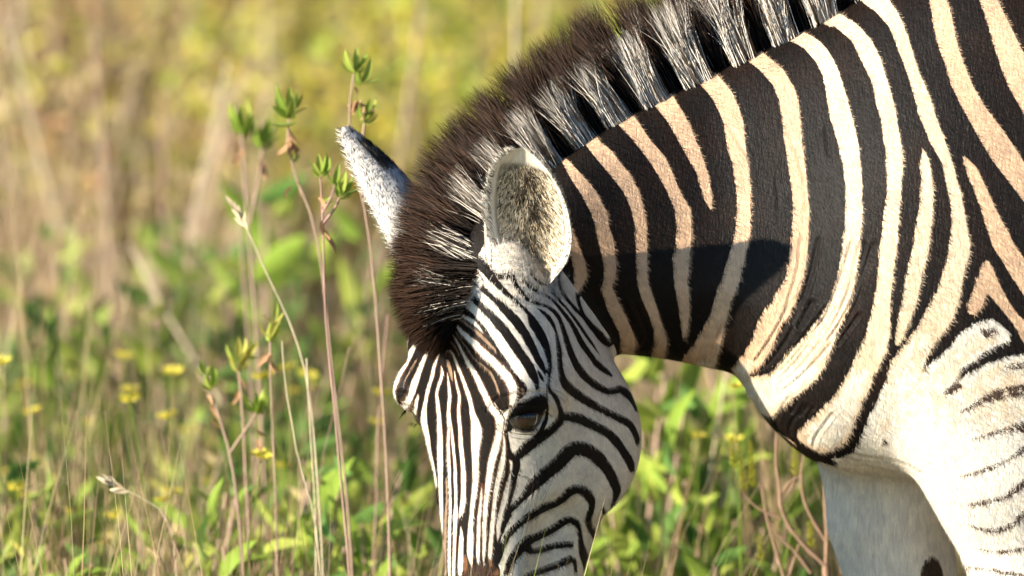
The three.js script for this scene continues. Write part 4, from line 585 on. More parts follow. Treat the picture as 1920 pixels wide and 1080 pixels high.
// hair in the ears, along their rims and on their backs
{
  const H = new Hair(), r = rng(55), SPOTS = [[0.68, 0.0, 0.11], [0.47, -0.1, 0.13], [0.25, 0.12, 0.12], [0.57, 0.3, 0.07]];
  for (const [e, count] of [[nearEar, 10000], [farEar, 11000]]) for (let k = 0; k < count; k++) {
    const kind = r() < 0.22 ? 'rim' : r() < 0.3 ? 'back' : 'in', rim = kind === 'rim', t = rim ? 0.06 + 0.93 * r() : kind === 'in' ? 0.02 + 0.80 * r() : 0.02 + 0.95 * r(), b = rim ? (r() < 0.5 ? -1 : 1) * (0.90 + 0.12 * r()) : (r() * 2 - 1) * (kind === 'in' ? 0.80 : 0.97), out = kind === 'back' || (rim && r() < 0.5) ? 1 : 0, root = e.at(t, b, 0.004, out);
    const D = V(0, 0, 0), axis = e.at(t, 0, 0.004, 1);
    if (rim) D.copy(root).sub(axis).normalize().multiplyScalar(0.45).addScaledVector(e.A, 0.8).addScaledVector(e.O, 0.3 * (r() - 0.3));
    else if (out) D.copy(e.A).addScaledVector(e.S, (r() - 0.5) * 0.5).addScaledVector(e.O, -0.25);
    else D.copy(e.A).multiplyScalar(0.55 + 0.6 * r()).addScaledVector(e.S, -Math.sign(b) * (0.1 + 0.7 * r() * Math.abs(b))).addScaledVector(e.O, 0.08 + 0.22 * r() * (1 - Math.abs(b)));
    const near = SPOTS.reduce((m, [a, c, w]) => Math.max(m, Math.exp(-(((t - a) / w) ** 2 + ((b - c) / (w * 2.2)) ** 2))), 0), dk = kind === 'in' && r() < near * 0.85, gold = kind === 'in' && !dk && r() < 0.25 + near;
    const L = rim ? 0.0035 + 0.005 * r() : out ? 0.006 : (0.005 + 0.006 * r()) * (1 + near * 1.2), sd = V(r() - 0.5, r() - 0.5, r() - 0.5).cross(D.normalize()).normalize(), bend = V(r() - 0.5, r() - 0.5, r() - 0.5).multiplyScalar(0.4), pts = [];
    for (let q = 0; q <= 4; q++) { const s = q / 4; pts.push(root.clone().addScaledVector(D, L * s).addScaledVector(bend, L * s * s)); }
    const v = out ? 0.93 + 0.14 * r() : 0.8 + 0.4 * r(), band = out && !rim && t > 0.64 && t < 0.88 && (e === farEar ? b > -0.15 : b < 0.15), c = (dk || band ? [0.05, 0.036, 0.026] : gold ? [0.60, 0.48, 0.32] : rim ? [0.72, 0.66, 0.57] : out ? [0.56, 0.51, 0.45] : [0.78, 0.68, 0.53]).map((x) => x * v), nrm = e.O.clone().multiplyScalar(out && !rim ? -1 : 1).addScaledVector(D, 0.35).addScaledVector(e.S, b * (out ? 0.9 : -0.5)).normalize();
    H.strand(pts, 0.00042, 0.00015, c, c, nrm, sd);
  }
  for (const [e, s] of [[nearEar, 1], [farEar, -1]]) for (let k = 0; k < 2600; k++) {   // soft tufts where the ear grows from the head
    const a = s * (0.040 + r() * 0.060), c = -0.025 - r() * 0.075, l = 0.012 + r() * 0.060; let p = fromHead(a, c, l), d = headD(p.x, p.y, p.z); if (Math.abs(d) > 0.03) continue;
    const n = V(...normalAt(headD, p.x, p.y, p.z, 0.003)); p.addScaledVector(n, -d - 0.001);
    const D = e.A.clone().multiplyScalar(0.5 + 0.6 * r()).addScaledVector(n, 0.35 + 0.3 * r()).add(V((r() - 0.5) * 0.7, (r() - 0.5) * 0.7, (r() - 0.5) * 0.7)).normalize(), L = 0.006 + 0.010 * r(), pts = [];
    for (let q = 0; q <= 4; q++) pts.push(p.clone().addScaledVector(D, L * q / 4).addScaledVector(n, -0.3 * L * (q / 4) ** 2));
    const tint = lin(headMap.userData.look(...CHARTS[1].uv(p.x, p.y, p.z))), v = 0.75 + 0.4 * r(); H.strand(pts, 0.0005, 0.00015, tint.map((x) => x * v), tint.map((x) => x * v), n.clone().addScaledVector(D, 0.4).normalize(), D.clone().cross(n).normalize());
  }
  H.mesh('ear_hair', hairMat, zebra);
}
// eyes, lids' lashes and long face whiskers
{
  const eyes = {};
  const eyeMat = new THREE.MeshPhysicalMaterial({ vertexColors: true, roughness: 0.12, clearcoat: 1, clearcoatRoughness: 0.03 });
  for (const s of [1, -1]) {
    const g = new THREE.SphereGeometry(EYE.r, 48, 32), c = [], out = V(0.9 * s, 0.32, 0.1).normalize();
    g.rotateZ(-Math.PI / 2 * s);
    const p = g.attributes.position;
    for (let i = 0; i < p.count; i++) { const q = V(p.getX(i), p.getY(i), p.getZ(i)).normalize(), k = q.dot(V(s, 0.0, 0)), e = Math.hypot(q.y / 1.6, q.z); const pupil = k > 0 && Math.hypot(q.y * 0.6, q.z * 1.5) < 0.22; c.push(...(k < 0.55 ? [0.018, 0.014, 0.012] : pupil ? [0.006, 0.005, 0.005] : [0.014 + 0.008 * noise3(q.y * 9, q.z * 9, 1), 0.006, 0.004])); }
    g.setAttribute('color', new THREE.Float32BufferAttribute(c, 3));
    const eye = eyes[s] = new THREE.Mesh(g, eyeMat); eye.name = 'eye'; eye.castShadow = eye.receiveShadow = true;
    const M = new THREE.Matrix4().makeBasis(HEAD.L, HEAD.F, HEAD.L.clone().cross(HEAD.F)); eye.quaternion.setFromRotationMatrix(M); eye.position.copy(fromHead(EYE.a * s, EYE.c, EYE.l + 0.001)); zebra.add(eye);
  }
  const r = rng(3), blk = [0.012, 0.01, 0.01];
  for (const s of [1, -1]) { const H = new Hair(); for (let k = 0; k < 150; k++) {
    const t = r() * 2 - 1, up = r() < 0.8, root = fromHead(s * (0.0985 - 0.010 * t * t), EYE.c + 0.021 * t, EYE.l + (up ? -0.0135 : 0.0125) * (1 - 0.45 * t * t) + 0.001), L = (up ? 0.016 : 0.006) * (0.6 + 0.5 * r());
    const D = HEAD.L.clone().multiplyScalar(s * 0.75).addScaledVector(HEAD.N, up ? 0.45 : 0.3).addScaledVector(HEAD.F, t * 0.5 + (r() - 0.5) * 0.25).normalize(), pts = [];
    for (let q = 0; q <= 4; q++) { const e = q / 4; pts.push(root.clone().addScaledVector(D, L * e).addScaledVector(HEAD.N, L * 0.45 * e * e)); }
    H.strand(pts, 0.0007, 0.0002, blk, blk, HEAD.L, HEAD.F);
  }
  const lash = H.mesh('eyelashes', hairMat, zebra); lash.userData.kind = 'stuff'; zebra.updateMatrixWorld(true); eyes[s].attach(lash); }
  const W = new Hair();
  for (let k = 0; k < 26; k++) {
    const far = k < 5, l = far ? 0.17 + r() * 0.2 : 0.34 + r() * 0.09, th = far ? -0.7 - r() * 0.4 : 1.1 + r() * 1.4, dp = face.dp(l), c0 = face.cf(l) - dp * 0.42;
    let a = 0, c = c0; for (let q = 0; q < 60; q++) { const p = fromHead(a, c, l); if (headD(p.x, p.y, p.z) > -0.001) break; a += Math.sin(th) * 0.003; c += Math.cos(th) * 0.003; }
    const root = fromHead(a, c, l), D = fromHead(a + Math.sin(th), c + Math.cos(th), l).sub(root).normalize().addScaledVector(HEAD.N, 0.5 + r() * 0.5).normalize(), L = far ? 0.05 + r() * 0.05 : 0.015 + r() * 0.02, pts = [], bend = V(r() - 0.5, -0.4, r() - 0.5);
    for (let q = 0; q <= 6; q++) { const e = q / 6; pts.push(root.clone().addScaledVector(D, L * e).addScaledVector(bend, L * 0.5 * e * e)); }
    W.strand(pts, 0.0003, 0.0002, far ? [0.02, 0.018, 0.016] : [0.4, 0.38, 0.34], far ? [0.03, 0.03, 0.03] : [0.5, 0.48, 0.44], D.clone().cross(HEAD.N).normalize(), V(1, 0, 0));
  }
  W.mesh('whiskers', hairMat, zebra).userData.kind = 'stuff';
}
// ---------- the hillside: ground, grass, shrubs, stalks and flowers ----------
const ground0 = (x, z) => 0.19 * Math.max(0, -z - 3.0) + 0.02 * Math.max(0, -z - 1.5) + 0.03 * (noise3(x * 0.8 + 50, z * 0.8 + 50, 1) - 0.5) * Math.min(1, Math.max(0, (Math.abs(x - 0.7) + Math.abs(z)) - 0.6));
const groundY = (x, z) => (z < -60 ? lerp(ground0(x, z), 12 + (-z - 60) * 0.16, smooth(-60, -90, z)) : ground0(x, z));
{
  const xs = [], zs = [], N = 150; for (let i = 0; i <= N; i++) { const t = i / N * 2 - 1; xs.push(Math.sign(t) * (Math.abs(t) * 8 + Math.pow(Math.abs(t), 5) * 300)); }
  for (let i = 0; i <= 220; i++) { const t = i / 220; zs.push(14 - t * 30 - Math.pow(t, 6) * 400); }
  const pos = [], uv = [], idx = [], c = [];
  zs.forEach((z) => xs.forEach((x) => { pos.push(x, groundY(x, z), z); uv.push(x, z); const n = noise3(x * 1.5, z * 1.5, 4), m = noise3(x * 6, z * 6, 5); const k = 0.7 + 0.6 * m; c.push(lerp(0.13, 0.20, n) * k, lerp(0.10, 0.16, n) * k, lerp(0.055, 0.065, n) * k); }));
  for (let j = 0; j < zs.length - 1; j++) for (let i = 0; i < N; i++) { const a = j * (N + 1) + i, b = a + 1, d = a + N + 1, e = d + 1; idx.push(a, b, d, b, e, d); }
  const g = new THREE.BufferGeometry(); g.setAttribute('position', new THREE.Float32BufferAttribute(pos, 3)); g.setAttribute('uv', new THREE.Float32BufferAttribute(uv, 2)); g.setAttribute('color', new THREE.Float32BufferAttribute(c, 3)); g.setIndex(idx); g.computeVertexNormals();
  const m = new THREE.Mesh(g, new THREE.MeshStandardMaterial({ vertexColors: true, roughness: 1 })); m.name = 'ground'; m.userData.kind = 'structure'; m.receiveShadow = true; scene.add(m);
  if (m.geometry.attributes.normal.getY(100) < 0) g.index.array.reverse(), g.computeVertexNormals();
}
// where a thing seen at photo x, y stands if it is z metres from the animal's plane
const spot = (px, py, z) => { const k = (9 - z) / 9; return V((px - 960) / 1800 * k, 1.45 + (0.89 - 1.45 + (540 - py) / 1800) * k, z); };
const leafMat = (r, g, b, tr = 0.4) => new THREE.MeshPhysicalMaterial({ color: new THREE.Color(r, g, b), roughness: 0.9, transmission: tr, thickness: 0, specularIntensity: 0.15, side: THREE.DoubleSide });
const MAT = {
  leafA: leafMat(0.26, 0.36, 0.05), leafB: leafMat(0.40, 0.46, 0.08), leafC: leafMat(0.12, 0.22, 0.045), leafD: leafMat(0.56, 0.50, 0.11), dead: leafMat(0.44, 0.25, 0.13, 0.25), straws: leafMat(0.60, 0.46, 0.22, 0.3), gapDark: leafMat(0.05, 0.10, 0.025, 0.2), lime: leafMat(0.60, 0.58, 0.17, 0.5), yellow: leafMat(0.80, 0.68, 0.10, 0.4), sprig: leafMat(0.42, 0.40, 0.04), blade: leafMat(0.06, 0.12, 0.03, 0.25),
  dryStem: new THREE.MeshStandardMaterial({ color: new THREE.Color(0.50, 0.36, 0.23), roughness: 0.85 }), stem: new THREE.MeshStandardMaterial({ color: new THREE.Color(0.40, 0.26, 0.18), roughness: 0.8 }), straw: new THREE.MeshStandardMaterial({ color: new THREE.Color(0.58, 0.46, 0.29), roughness: 0.75 }), twig: new THREE.MeshStandardMaterial({ color: new THREE.Color(0.30, 0.18, 0.11), roughness: 0.85 }), pink: new THREE.MeshStandardMaterial({ color: new THREE.Color(0.38, 0.22, 0.17), roughness: 0.75 }),
};
function leafGeo(w, fold, curlv, n = 6) {  // unit length along +y, width w, folded on its midrib, curling back
  const pos = [], idx = [];
  for (let i = 0; i <= n; i++) { const t = i / n, hw = w / 2 * Math.pow(Math.sin(Math.PI * Math.min(1, 0.06 + t * 0.94)), 0.8) * (1 - 0.25 * t), z = -curlv * t * t; pos.push(-hw, t, z + fold * hw, 0, t, z, hw, t, z + fold * hw); }
  for (let i = 0; i < n; i++) for (const k of [0, 1]) { const a = i * 3 + k; idx.push(a, a + 1, a + 3, a + 1, a + 4, a + 3); }
  const g = new THREE.BufferGeometry(); g.setAttribute('position', new THREE.Float32BufferAttribute(pos, 3)); g.setIndex(idx); g.computeVertexNormals(); return g;
}
const LEAVES = [leafGeo(0.34, 0.6, 0.15), leafGeo(0.42, 0.7, 0.3), leafGeo(0.30, 0.5, -0.12), leafGeo(0.38, 0.7, 0.45)];
function tube(pts, r0, r1, rad = 6) {  // tapered, slightly knobbly stem through points
  const cv = new THREE.CatmullRomCurve3(pts), n = Math.max(4, pts.length * 4), g = new THREE.TubeGeometry(cv, n, 1, rad, false), p = g.attributes.position;
  for (let i = 0; i <= n; i++) { const c = cv.getPointAt(i / n), r = lerp(r0, r1, i / n) * (1 + 0.12 * Math.sin(i * 2.3) + 0.1 * Math.sin(i * 5.1)); for (let k = 0; k <= rad; k++) { const q = i * (rad + 1) + k; p.setXYZ(q, c.x + (p.getX(q) - c.x) * r, c.y + (p.getY(q) - c.y) * r, c.z + (p.getZ(q) - c.z) * r); } }
  return g;
}
const taken = {};
const numbered = (n) => { const k = taken[n] = (taken[n] ?? -1) + 1; return k ? n + '_' + String(k).padStart(3, '0') : n; };
function thing(name, label, category, pos, group) { const g = new THREE.Group(); g.name = numbered(name); g.userData = { label, category }; if (group) g.userData.group = group; g.position.copy(pos); scene.add(g); return g; }
function part(name, geo, mat, parent) { const m = new THREE.Mesh(geo, mat); m.name = name; m.castShadow = m.receiveShadow = true; parent.add(m); return m; }
const UPV = V(0, 1, 0);
function putLeaf(parent, geo, mat, at, dir, size, roll, name = 'leaf') { const m = part(name, geo, mat, parent); m.position.copy(at); m.quaternion.setFromUnitVectors(UPV, dir.clone().normalize()).multiply(new THREE.Quaternion().setFromAxisAngle(UPV, roll)); m.scale.setScalar(size); return m; }
function whorl(parent, r, at, dir, n, size, mats, spread = 1.5) {
  const d = dir.clone().normalize(), a = V(d.y, -d.x, 0.3).cross(d).normalize(), b = d.clone().cross(a);
  for (let k = 0; k < n; k++) { const th = k * 2.4 + r() * 0.6, sp = spread * (0.35 + 0.75 * (k + 0.5) / n), v = d.clone().addScaledVector(a, Math.cos(th) * sp).addScaledVector(b, Math.sin(th) * sp); const w = V(0, 0, 0).addScaledVector(a, Math.cos(th)).addScaledVector(b, Math.sin(th)); const q = part('leaf', LEAVES[(r() * 4) | 0], mats[(r() * mats.length) | 0], parent); q.position.copy(at).addScaledVector(d, -size * 0.35 * (k / n)); const y = v.normalize(), z = w.addScaledVector(y, -w.dot(y)).normalize(), x = y.clone().cross(z); q.quaternion.setFromRotationMatrix(new THREE.Matrix4().makeBasis(x, y, z.negate().negate())); q.scale.setScalar(size * (0.75 + 0.5 * r())); }
}
// --- in-focus plants beside the head: stems given as photo points at a depth ---
function stemPlant(name, label, z, stems, whorls, seed, mats = [MAT.leafA, MAT.leafB], stemMat = MAT.stem, group) {
  z -= 0.12;
  const r = rng(seed), first = stems[0][0], foot = spot(first[0], first[1], z), base = V(foot.x, groundY(foot.x, z), z), t = thing(name, label, 'plant', base, group), made = [];
  for (const [a, ...rest] of stems) {
    const w = rest.pop(), pts = [a, ...rest].map(([x, y, dz = 0]) => spot(x, y, z + dz).sub(base));
    if (a === first) pts.unshift(V((r() - 0.5) * 0.02, 0.0, 0));
    made.push(part('stem', tube(pts, w[0], w[1]), stemMat, t));
  }
  for (const [x, y, dx, dy, n, size, dead] of whorls) { const at = spot(x, y, z).sub(base); whorl(made[0], r, at, V(dx, -dy, (r() - 0.5) * 0.5), n, size, mats); for (let k = 0; k < (dead || 0); k++) putLeaf(made[0], LEAVES[1 + (k & 1) * 2], MAT.dead, at.clone().add(V((r() - 0.5) * 0.006, -0.018 - 0.02 * r(), 0)), V((r() - 0.5) * 2, -0.5 - r() * 0.6, r() - 0.5), 0.014 + 0.006 * r(), r() * 6, 'withered_leaf'); }
  return t;
}
stemPlant('tall_shrub_stem', 'slender shrub stem with stacked leaf whorls rising behind the far ear', -0.22, [[[730, 1000], [715, 700], [690, 420], [655, 250], [660, 170], [668, 120], [0.0020, 0.0012]], [[668, 330, 0.0], [680, 270], [685, 225], [0.002, 0.0014]]], [[668, 128, 0.05, -1, 8, 0.024, 3], [680, 152, 0.35, -1, 6, 0.022, 3], [686, 222, 0.25, -1, 7, 0.022, 1]], 1);
stemPlant('tall_shrub_stem', 'shrub stem with broad pale green leaf tuft above curled brown leaves', -0.28, [[[660, 1060], [625, 700], [590, 420], [556, 330], [540, 270], [545, 205], [0.0020, 0.0012]]], [[545, 205, 0.1, -1, 9, 0.029, 8], [548, 222, -0.6, -0.6, 3, 0.027, 2], [549, 300, 0.3, -1, 2, 0.012, 2]], 2);
stemPlant('tall_shrub_stem', 'straight pinkish stem with green tips standing before the far ear', -0.10, [[[655, 1080], [640, 905], [626, 745], [612, 600], [608, 480], [606, 395], [602, 330], [0.0019, 0.0011]], [[607, 420], [628, 392], [640, 365], [0.0018, 0.001]], [[606, 400], [622, 370, 0.02], [630, 345], [0.0014, 0.0009]]], [[602, 322, -0.1, -1, 8, 0.021, 1], [641, 362, 0.3, -1, 7, 0.022, 0], [606, 378, 0.7, -0.5, 2, 0.012, 3], [631, 345, 0.2, -1, 5, 0.018, 0]], 3, [MAT.leafA, MAT.leafB], MAT.pink);
stemPlant('tall_shrub_stem', 'soft leafy shrub stem with pale tip left of the broad tufts', -0.75, [[[500, 1000], [480, 600], [462, 360], [455, 250], [0.003, 0.0016]], [[470, 420], [488, 330], [494, 275], [0.002, 0.0014]]], [[455, 240, 0, -1, 9, 0.03, 3], [494, 268, 0.2, -1, 7, 0.026, 2]], 4);
stemPlant('tall_shrub_stem', 'dark brown stem carrying a single star of green leaves', -0.3, [[[455, 1075], [448, 960], [432, 850], [412, 780], [398, 735], [0.003, 0.0015]], [[432, 850], [455, 815], [472, 790], [484, 770], [0.0018, 0.001]]], [[484, 762, 0.1, -1, 9, 0.024, 2], [398, 722, 0, -1, 6, 0.02, 2], [384, 700, -0.2, -1, 4, 0.016, 1]], 5);
stemPlant('tall_shrub_stem', 'thin stem with upright yellow green bud leaves in the dry grass', -0.35, [[[470, 1070], [462, 900], [455, 760], [448, 680], [0.0025, 0.0014]]], [[447, 670, 0, -1, 4, 0.03, 1], [462, 668, 0.6, -0.8, 2, 0.02, 0], [452, 690, 0.2, -0.8, 3, 0.02, 2]], 6, [MAT.leafB, MAT.leafD]);
stemPlant('tall_shrub_stem', 'small sprig with orange brown dead leaves at its neck', -0.22, [[[520, 1060], [514, 840], [508, 700], [508, 640], [0.0018, 0.001]]], [[508, 628, 0.05, -1, 5, 0.022, 4], [516, 600, 0.2, -1, 3, 0.018, 0]], 7, [MAT.leafB, MAT.leafD]);
// dry stalks
function stalk(label, z, pts, w, mat, seed, ears) {
  z -= 0.12;
  const f = spot(...pts[0], z), base = V(f.x, groundY(f.x, z), z), t = thing('dry_stalk', label, 'stalk', base, 'dry stalks in the grass'), P = pts.map(([x, y]) => spot(x, y, z).sub(base)), r = rng(seed);
  P.unshift(V(0, 0, 0)); part('stem', tube(P, w * 0.45, w * 0.25), mat, t);
  for (let k = 0; k < (ears || 0); k++) { const q = P[P.length - 1].clone().lerp(P[P.length - 2], k / ears * 0.9); putLeaf(t, LEAVES[2], mat, q, P[P.length - 1].clone().sub(P[P.length - 2]).normalize().addScaledVector(V(r() - 0.5, r() - 0.5, r() - 0.5), 0.9), 0.012 + r() * 0.008, r() * 6, 'husk'); }
}
stalk('pale dry grass stalk with a nodding seed head leaning towards the zebra', -0.2, [[606, 1080], [598, 930], [588, 800], [572, 690], [545, 605], [505, 520], [470, 440], [446, 392]], 0.0036, MAT.straw, 1, 12);
stalk('split straw coloured stalk with a bright bleached joint', -0.12, [[600, 1070], [588, 960], [560, 860], [548, 790], [536, 720], [530, 640]], 0.0030, MAT.straw, 2);
stalk('short bleached stub of stalk between leaning stems', -0.14, [[592, 960], [586, 860], [580, 760], [576, 672]], 0.0034, MAT.straw, 3);
stalk('reddish upright stalk just in front of the zebra\u2019s forehead', -0.4, [[700, 1060], [706, 950], [708, 830], [716, 720], [728, 590]], 0.004, MAT.pink, 4);
stalk('thin reddish twig crossing behind the pinkish stem', -0.3, [[600, 900], [625, 780], [645, 700], [656, 650]], 0.0018, MAT.pink, 5);
stalk('brown blurred stalk among the green leaves', -1.0, [[480, 900], [468, 640], [458, 520], [452, 400]], 0.006, MAT.stem, 6);
stalk('orange brown leaning stalk near the bottom grass', -0.1, [[352, 1090], [330, 1030], [318, 985], [305, 950]], 0.003, MAT.pink, 7);
stalk('fallen dry seed head arching over the low grass', -0.12, [[330, 1060], [322, 990], [290, 945], [250, 925], [208, 905]], 0.0022, MAT.straw, 8, 10);
stalk('tall tan stalk far behind leaning to one side', -3.2, [[130, 900], [110, 440], [70, 260], [35, 120], [10, 20]], 0.011, MAT.straw, 9);
stalk('dark reddish stalk far behind among shrubs', -2.6, [[215, 800], [200, 330], [190, 180], [180, 60]], 0.010, MAT.stem, 10);
stalk('leaning straw stalk far behind the green shrubs', -2.4, [[340, 700], [370, 380], [400, 260], [430, 120]], 0.009, MAT.straw, 11);
stalk('faint pinkish stalk far behind beside straw', -3.0, [[300, 700], [310, 330], [305, 160]], 0.009, MAT.pink, 12);
stalk('tan stalk standing in the gap under the zebra\u2019s neck', -1.0, [[1320, 1060], [1330, 900], [1345, 800], [1362, 690]], 0.006, MAT.straw, 13);
stalk('dry stalk beside the zebra\u2019s jaw', -1.3, [[1210, 1000], [1215, 880], [1235, 780], [1250, 700]], 0.006, MAT.stem, 14);
{ // more stalks scattered behind
  const r = rng(404), labels = ['straw stalk scattered among the blurred shrubs', 'brown stalk scattered among the blurred shrubs'];
  for (let k = 0; k < 40; k++) { const z = -1.2 - r() * 6, x = (r() * 2 - 1) * (0.7 - z * 0.09) , h = 0.75 + r() * 0.5 - Math.min(0, z + 1) * 0.015, b = V(x, groundY(x, z), z), m = r() < 0.6 ? 0 : 1, t = thing('dry_stalk', labels[m], 'stalk', b, 'scattered stalks behind the zebra'); part('stem', tube([V(0, 0, 0), V((r() - 0.5) * 0.08, h * 0.5, 0), V((r() - 0.5) * 0.35, h, (r() - 0.5) * 0.2)], 0.006, 0.0025), m ? MAT.stem : MAT.straw, t); }
}
// twiggy bush in the gap before the forelegs
{
  const z = -0.40, r = rng(61), f = spot(1560, 1080, z), base = V(f.x, groundY(f.x, z), z), t = thing('twiggy_shrub', 'bare branching brown twigs with yellow green tips beside the forelegs', 'shrub', base);
  const br = (pts, w0, w1) => part('twig', tube(pts.map(([x, y, dz = 0]) => spot(x, y, z + dz).sub(base)), w0 * 0.55, w1 * 0.55), MAT.twig, t);
  part('twig', tube([V(0, 0, 0), V(0.01, 0.3, 0.01), spot(1548, 1062, z).sub(base)], 0.007, 0.005), MAT.twig, t);
  br([[1548, 1062], [1505, 1020], [1478, 985], [1464, 950], [1461, 915], [1455, 870], [1456, 800]], 0.005, 0.0026);
  br([[1548, 1062], [1550, 1010], [1546, 940], [1544, 880], [1530, 850]], 0.0048, 0.003); br([[1548, 1015], [1518, 965], [1504, 925], [1502, 890], [1508, 840]], 0.004, 0.0026);
  br([[1463, 972], [1430, 958], [1408, 942], [1395, 925]], 0.0036, 0.002); br([[1463, 930], [1480, 905], [1500, 892]], 0.0026, 0.0018); br([[1478, 925], [1488, 905], [1492, 880]], 0.002, 0.0014);
  br([[1470, 1085], [1448, 1010], [1435, 960], [1428, 910]], 0.004, 0.0024); br([[1520, 1075], [1490, 1035], [1460, 1005], [1442, 975]], 0.0036, 0.002); br([[1478, 1085], [1490, 1045], [1498, 1020]], 0.003, 0.002);
  br([[1580, 1075], [1572, 1020], [1560, 930], [1548, 870]], 0.0045, 0.003);
  const needle = leafGeo(0.22, 0.6, 0.1, 3);
  for (const [x, y, n, L, ax] of [[1395, 922, 60, 0.055, -0.12], [1410, 915, 60, 0.05, -0.05], [1376, 880, 40, 0.035, -0.1], [1490, 895, 46, 0.04, 0], [1558, 1020, 46, 0.04, 0.1], [1520, 1030, 30, 0.03, -0.05], [1592, 1010, 40, 0.05, 0.1], [1425, 1055, 24, 0.03, 0]]) {
    const at = spot(x, y, z).sub(base), geo = [];
    for (let k = 0; k < n; k++) { const u = k / n, th = k * 2.4, g = needle.clone(); const m = new THREE.Matrix4().compose(at.clone().add(V(ax * L * u, L * u, 0)), new THREE.Quaternion().setFromUnitVectors(UPV, V(Math.cos(th) * 0.8, 0.75, Math.sin(th) * 0.8).normalize()), V(1, 1, 1).multiplyScalar(0.009 * (1 - 0.45 * u))); g.applyMatrix4(m); geo.push(g); }
    part('leafy_tip', mergeGeometries(geo), MAT.sprig, t);
  }
}
// bushes behind: one of each kind, then copies
function bush(name, label, category, seed, H, R, nStem, nLeaf, size, mats, stemMat, flower) {
  const r = rng(seed), t = thing(name, label, category, V(0, 0, 0)), st = [], lf = mats.map(() => []), fl = [], tips = [];
  for (let k = 0; k < nStem; k++) { const th = r() * 7, lean = R * (0.25 + 0.75 * r()), h = H * (0.6 + 0.4 * r()), p = [V(0, 0, 0), V(Math.cos(th) * lean * 0.4, h * 0.5, Math.sin(th) * lean * 0.4), V(Math.cos(th) * lean, h, Math.sin(th) * lean)]; st.push(tube(p, 0.006, 0.002, 5)); tips.push(p); }
  const one = LEAVES.map((g) => g);
  for (let k = 0; k < nLeaf; k++) { const p = tips[(r() * nStem) | 0], u = 0.3 + 0.7 * Math.pow(r(), 0.7), q = u < 0.5 ? p[0].clone().lerp(p[1], u * 2) : p[1].clone().lerp(p[2], u * 2 - 1), g = one[(r() * 4) | 0].clone(), th = r() * 7, d = V(Math.cos(th), 0.2 + r() * 1.2, Math.sin(th)).normalize(); g.applyMatrix4(new THREE.Matrix4().compose(q.add(V((r() - 0.5) * 0.03, (r() - 0.5) * 0.03, (r() - 0.5) * 0.03)), new THREE.Quaternion().setFromUnitVectors(UPV, d), V(1, 1, 1).multiplyScalar(size * (0.6 + 0.8 * r())))); lf[(r() * mats.length) | 0].push(g); }
  part('stems', mergeGeometries(st), stemMat, t); mats.forEach((m, i) => part('foliage', mergeGeometries(lf[i]), m, t));
  if (flower) { for (let k = 0; k < flower; k++) { const p = tips[(r() * nStem) | 0], g = new THREE.IcosahedronGeometry(0.005 + 0.005 * r(), 0); g.scale(1, 0.7, 1); const q = p[1].clone().lerp(p[2], 0.3 + 0.75 * r()); g.translate(q.x + (r() - 0.5) * 0.06, q.y + (r() - 0.3) * 0.04, q.z + (r() - 0.5) * 0.06); g.deleteAttribute('uv'); fl.push(g); } part('blossom', mergeGeometries(fl), MAT.yellow, t); }
  return t;
}
function copies(proto, spots, group, tilt) { proto.userData.group = group; spots.forEach(([x, z, s, turn], i) => { const o = i ? proto.clone() : proto; if (i) { o.name = numbered(proto.name.replace(/_\d+$/, '')); scene.add(o); o.userData = { ...proto.userData }; } o.position.set(x, groundY(x, z), z); o.rotation.set(tilt ? Math.sin(i * 7.1) * tilt : 0, turn, tilt ? Math.sin(i * 3.7) * tilt : 0); o.scale.setScalar(s); }); }
const scatter = (seed, n, z0, z1, x0, x1, s0, s1, ok) => { const r = rng(seed), out = []; while (out.length < n) { const z = lerp(z0, z1, r()), x = lerp(x0, x1, r()) * (9 - z) / 9; if (ok && !ok(x, z)) { continue; } out.push([x, z, lerp(s0, s1, r()), r() * 6.28]); } return out; };
const green = bush('leafy_bush', 'low bush of broad bright green leaves behind the zebra', 'bush', 71, 0.62, 0.20, 12, 230, 0.055, [MAT.leafA, MAT.leafB, MAT.leafA, MAT.leafC], MAT.stem);
copies(green, [[0.20, -1.1, 1.22, 0.3], [0.13, -1.5, 1.3, 2], [0.27, -1.7, 1.35, 4], [0.17, -0.8, 1.0, 1], [0.24, -0.75, 0.9, 3], [0.12, -1.0, 1.15, 5], [-0.13, -0.75, 0.98, 2.6], [-0.2, -0.55, 0.92, 5], [-0.40, -1.9, 1.25, 0.7], [-0.30, -2.3, 1.45, 3], [-0.52, -2.6, 1.3, 1.4], [-0.36, -0.7, 0.7, 2.2], ...scatter(92, 34, -0.55, -2.6, -0.58, -0.12, 0.7, 1.1), ...scatter(72, 9, -2.5, -5, -0.6, -0.25, 0.7, 1.1), ...scatter(82, 20, -2.5, -6, 0.05, 0.7, 0.8, 1.3)], 'green bushes behind the zebra');
const shady = bush('gap_dark_bush', 'dense dark green bush added to darken the gaps among the dry stems', 'bush', 81, 0.7, 0.2, 14, 420, 0.04, [MAT.leafC, MAT.leafC, MAT.gapDark], MAT.twig);  // added bushes; their dark leaf colour stands in for shaded gaps between plants
copies(shady, [[20, 500, -2.5], [230, 690, -1.7], [345, 420, -2.6], [90, 1020, -0.7], [570, 900, -1.0], [1260, 900, -1.9], [1450, 780, -2.4], [470, 640, -1.6], [330, 560, -2.0], [405, 480, -2.4], [130, 640, -2.2], [610, 420, -3.0]].map(([x, y, z], i) => { const p = spot(x, y, z); return [p.x, z, clamp((p.y - groundY(p.x, z)) / 0.7, 0.5, 1.5), i * 1.3]; }), 'dark green bushes put in for shaded gaps');
const olive = bush('olive_bush', 'tall olive green bush with narrow leaves on the slope behind', 'bush', 73, 0.85, 0.28, 16, 300, 0.05, [MAT.leafD, MAT.straws, MAT.dead], MAT.twig);
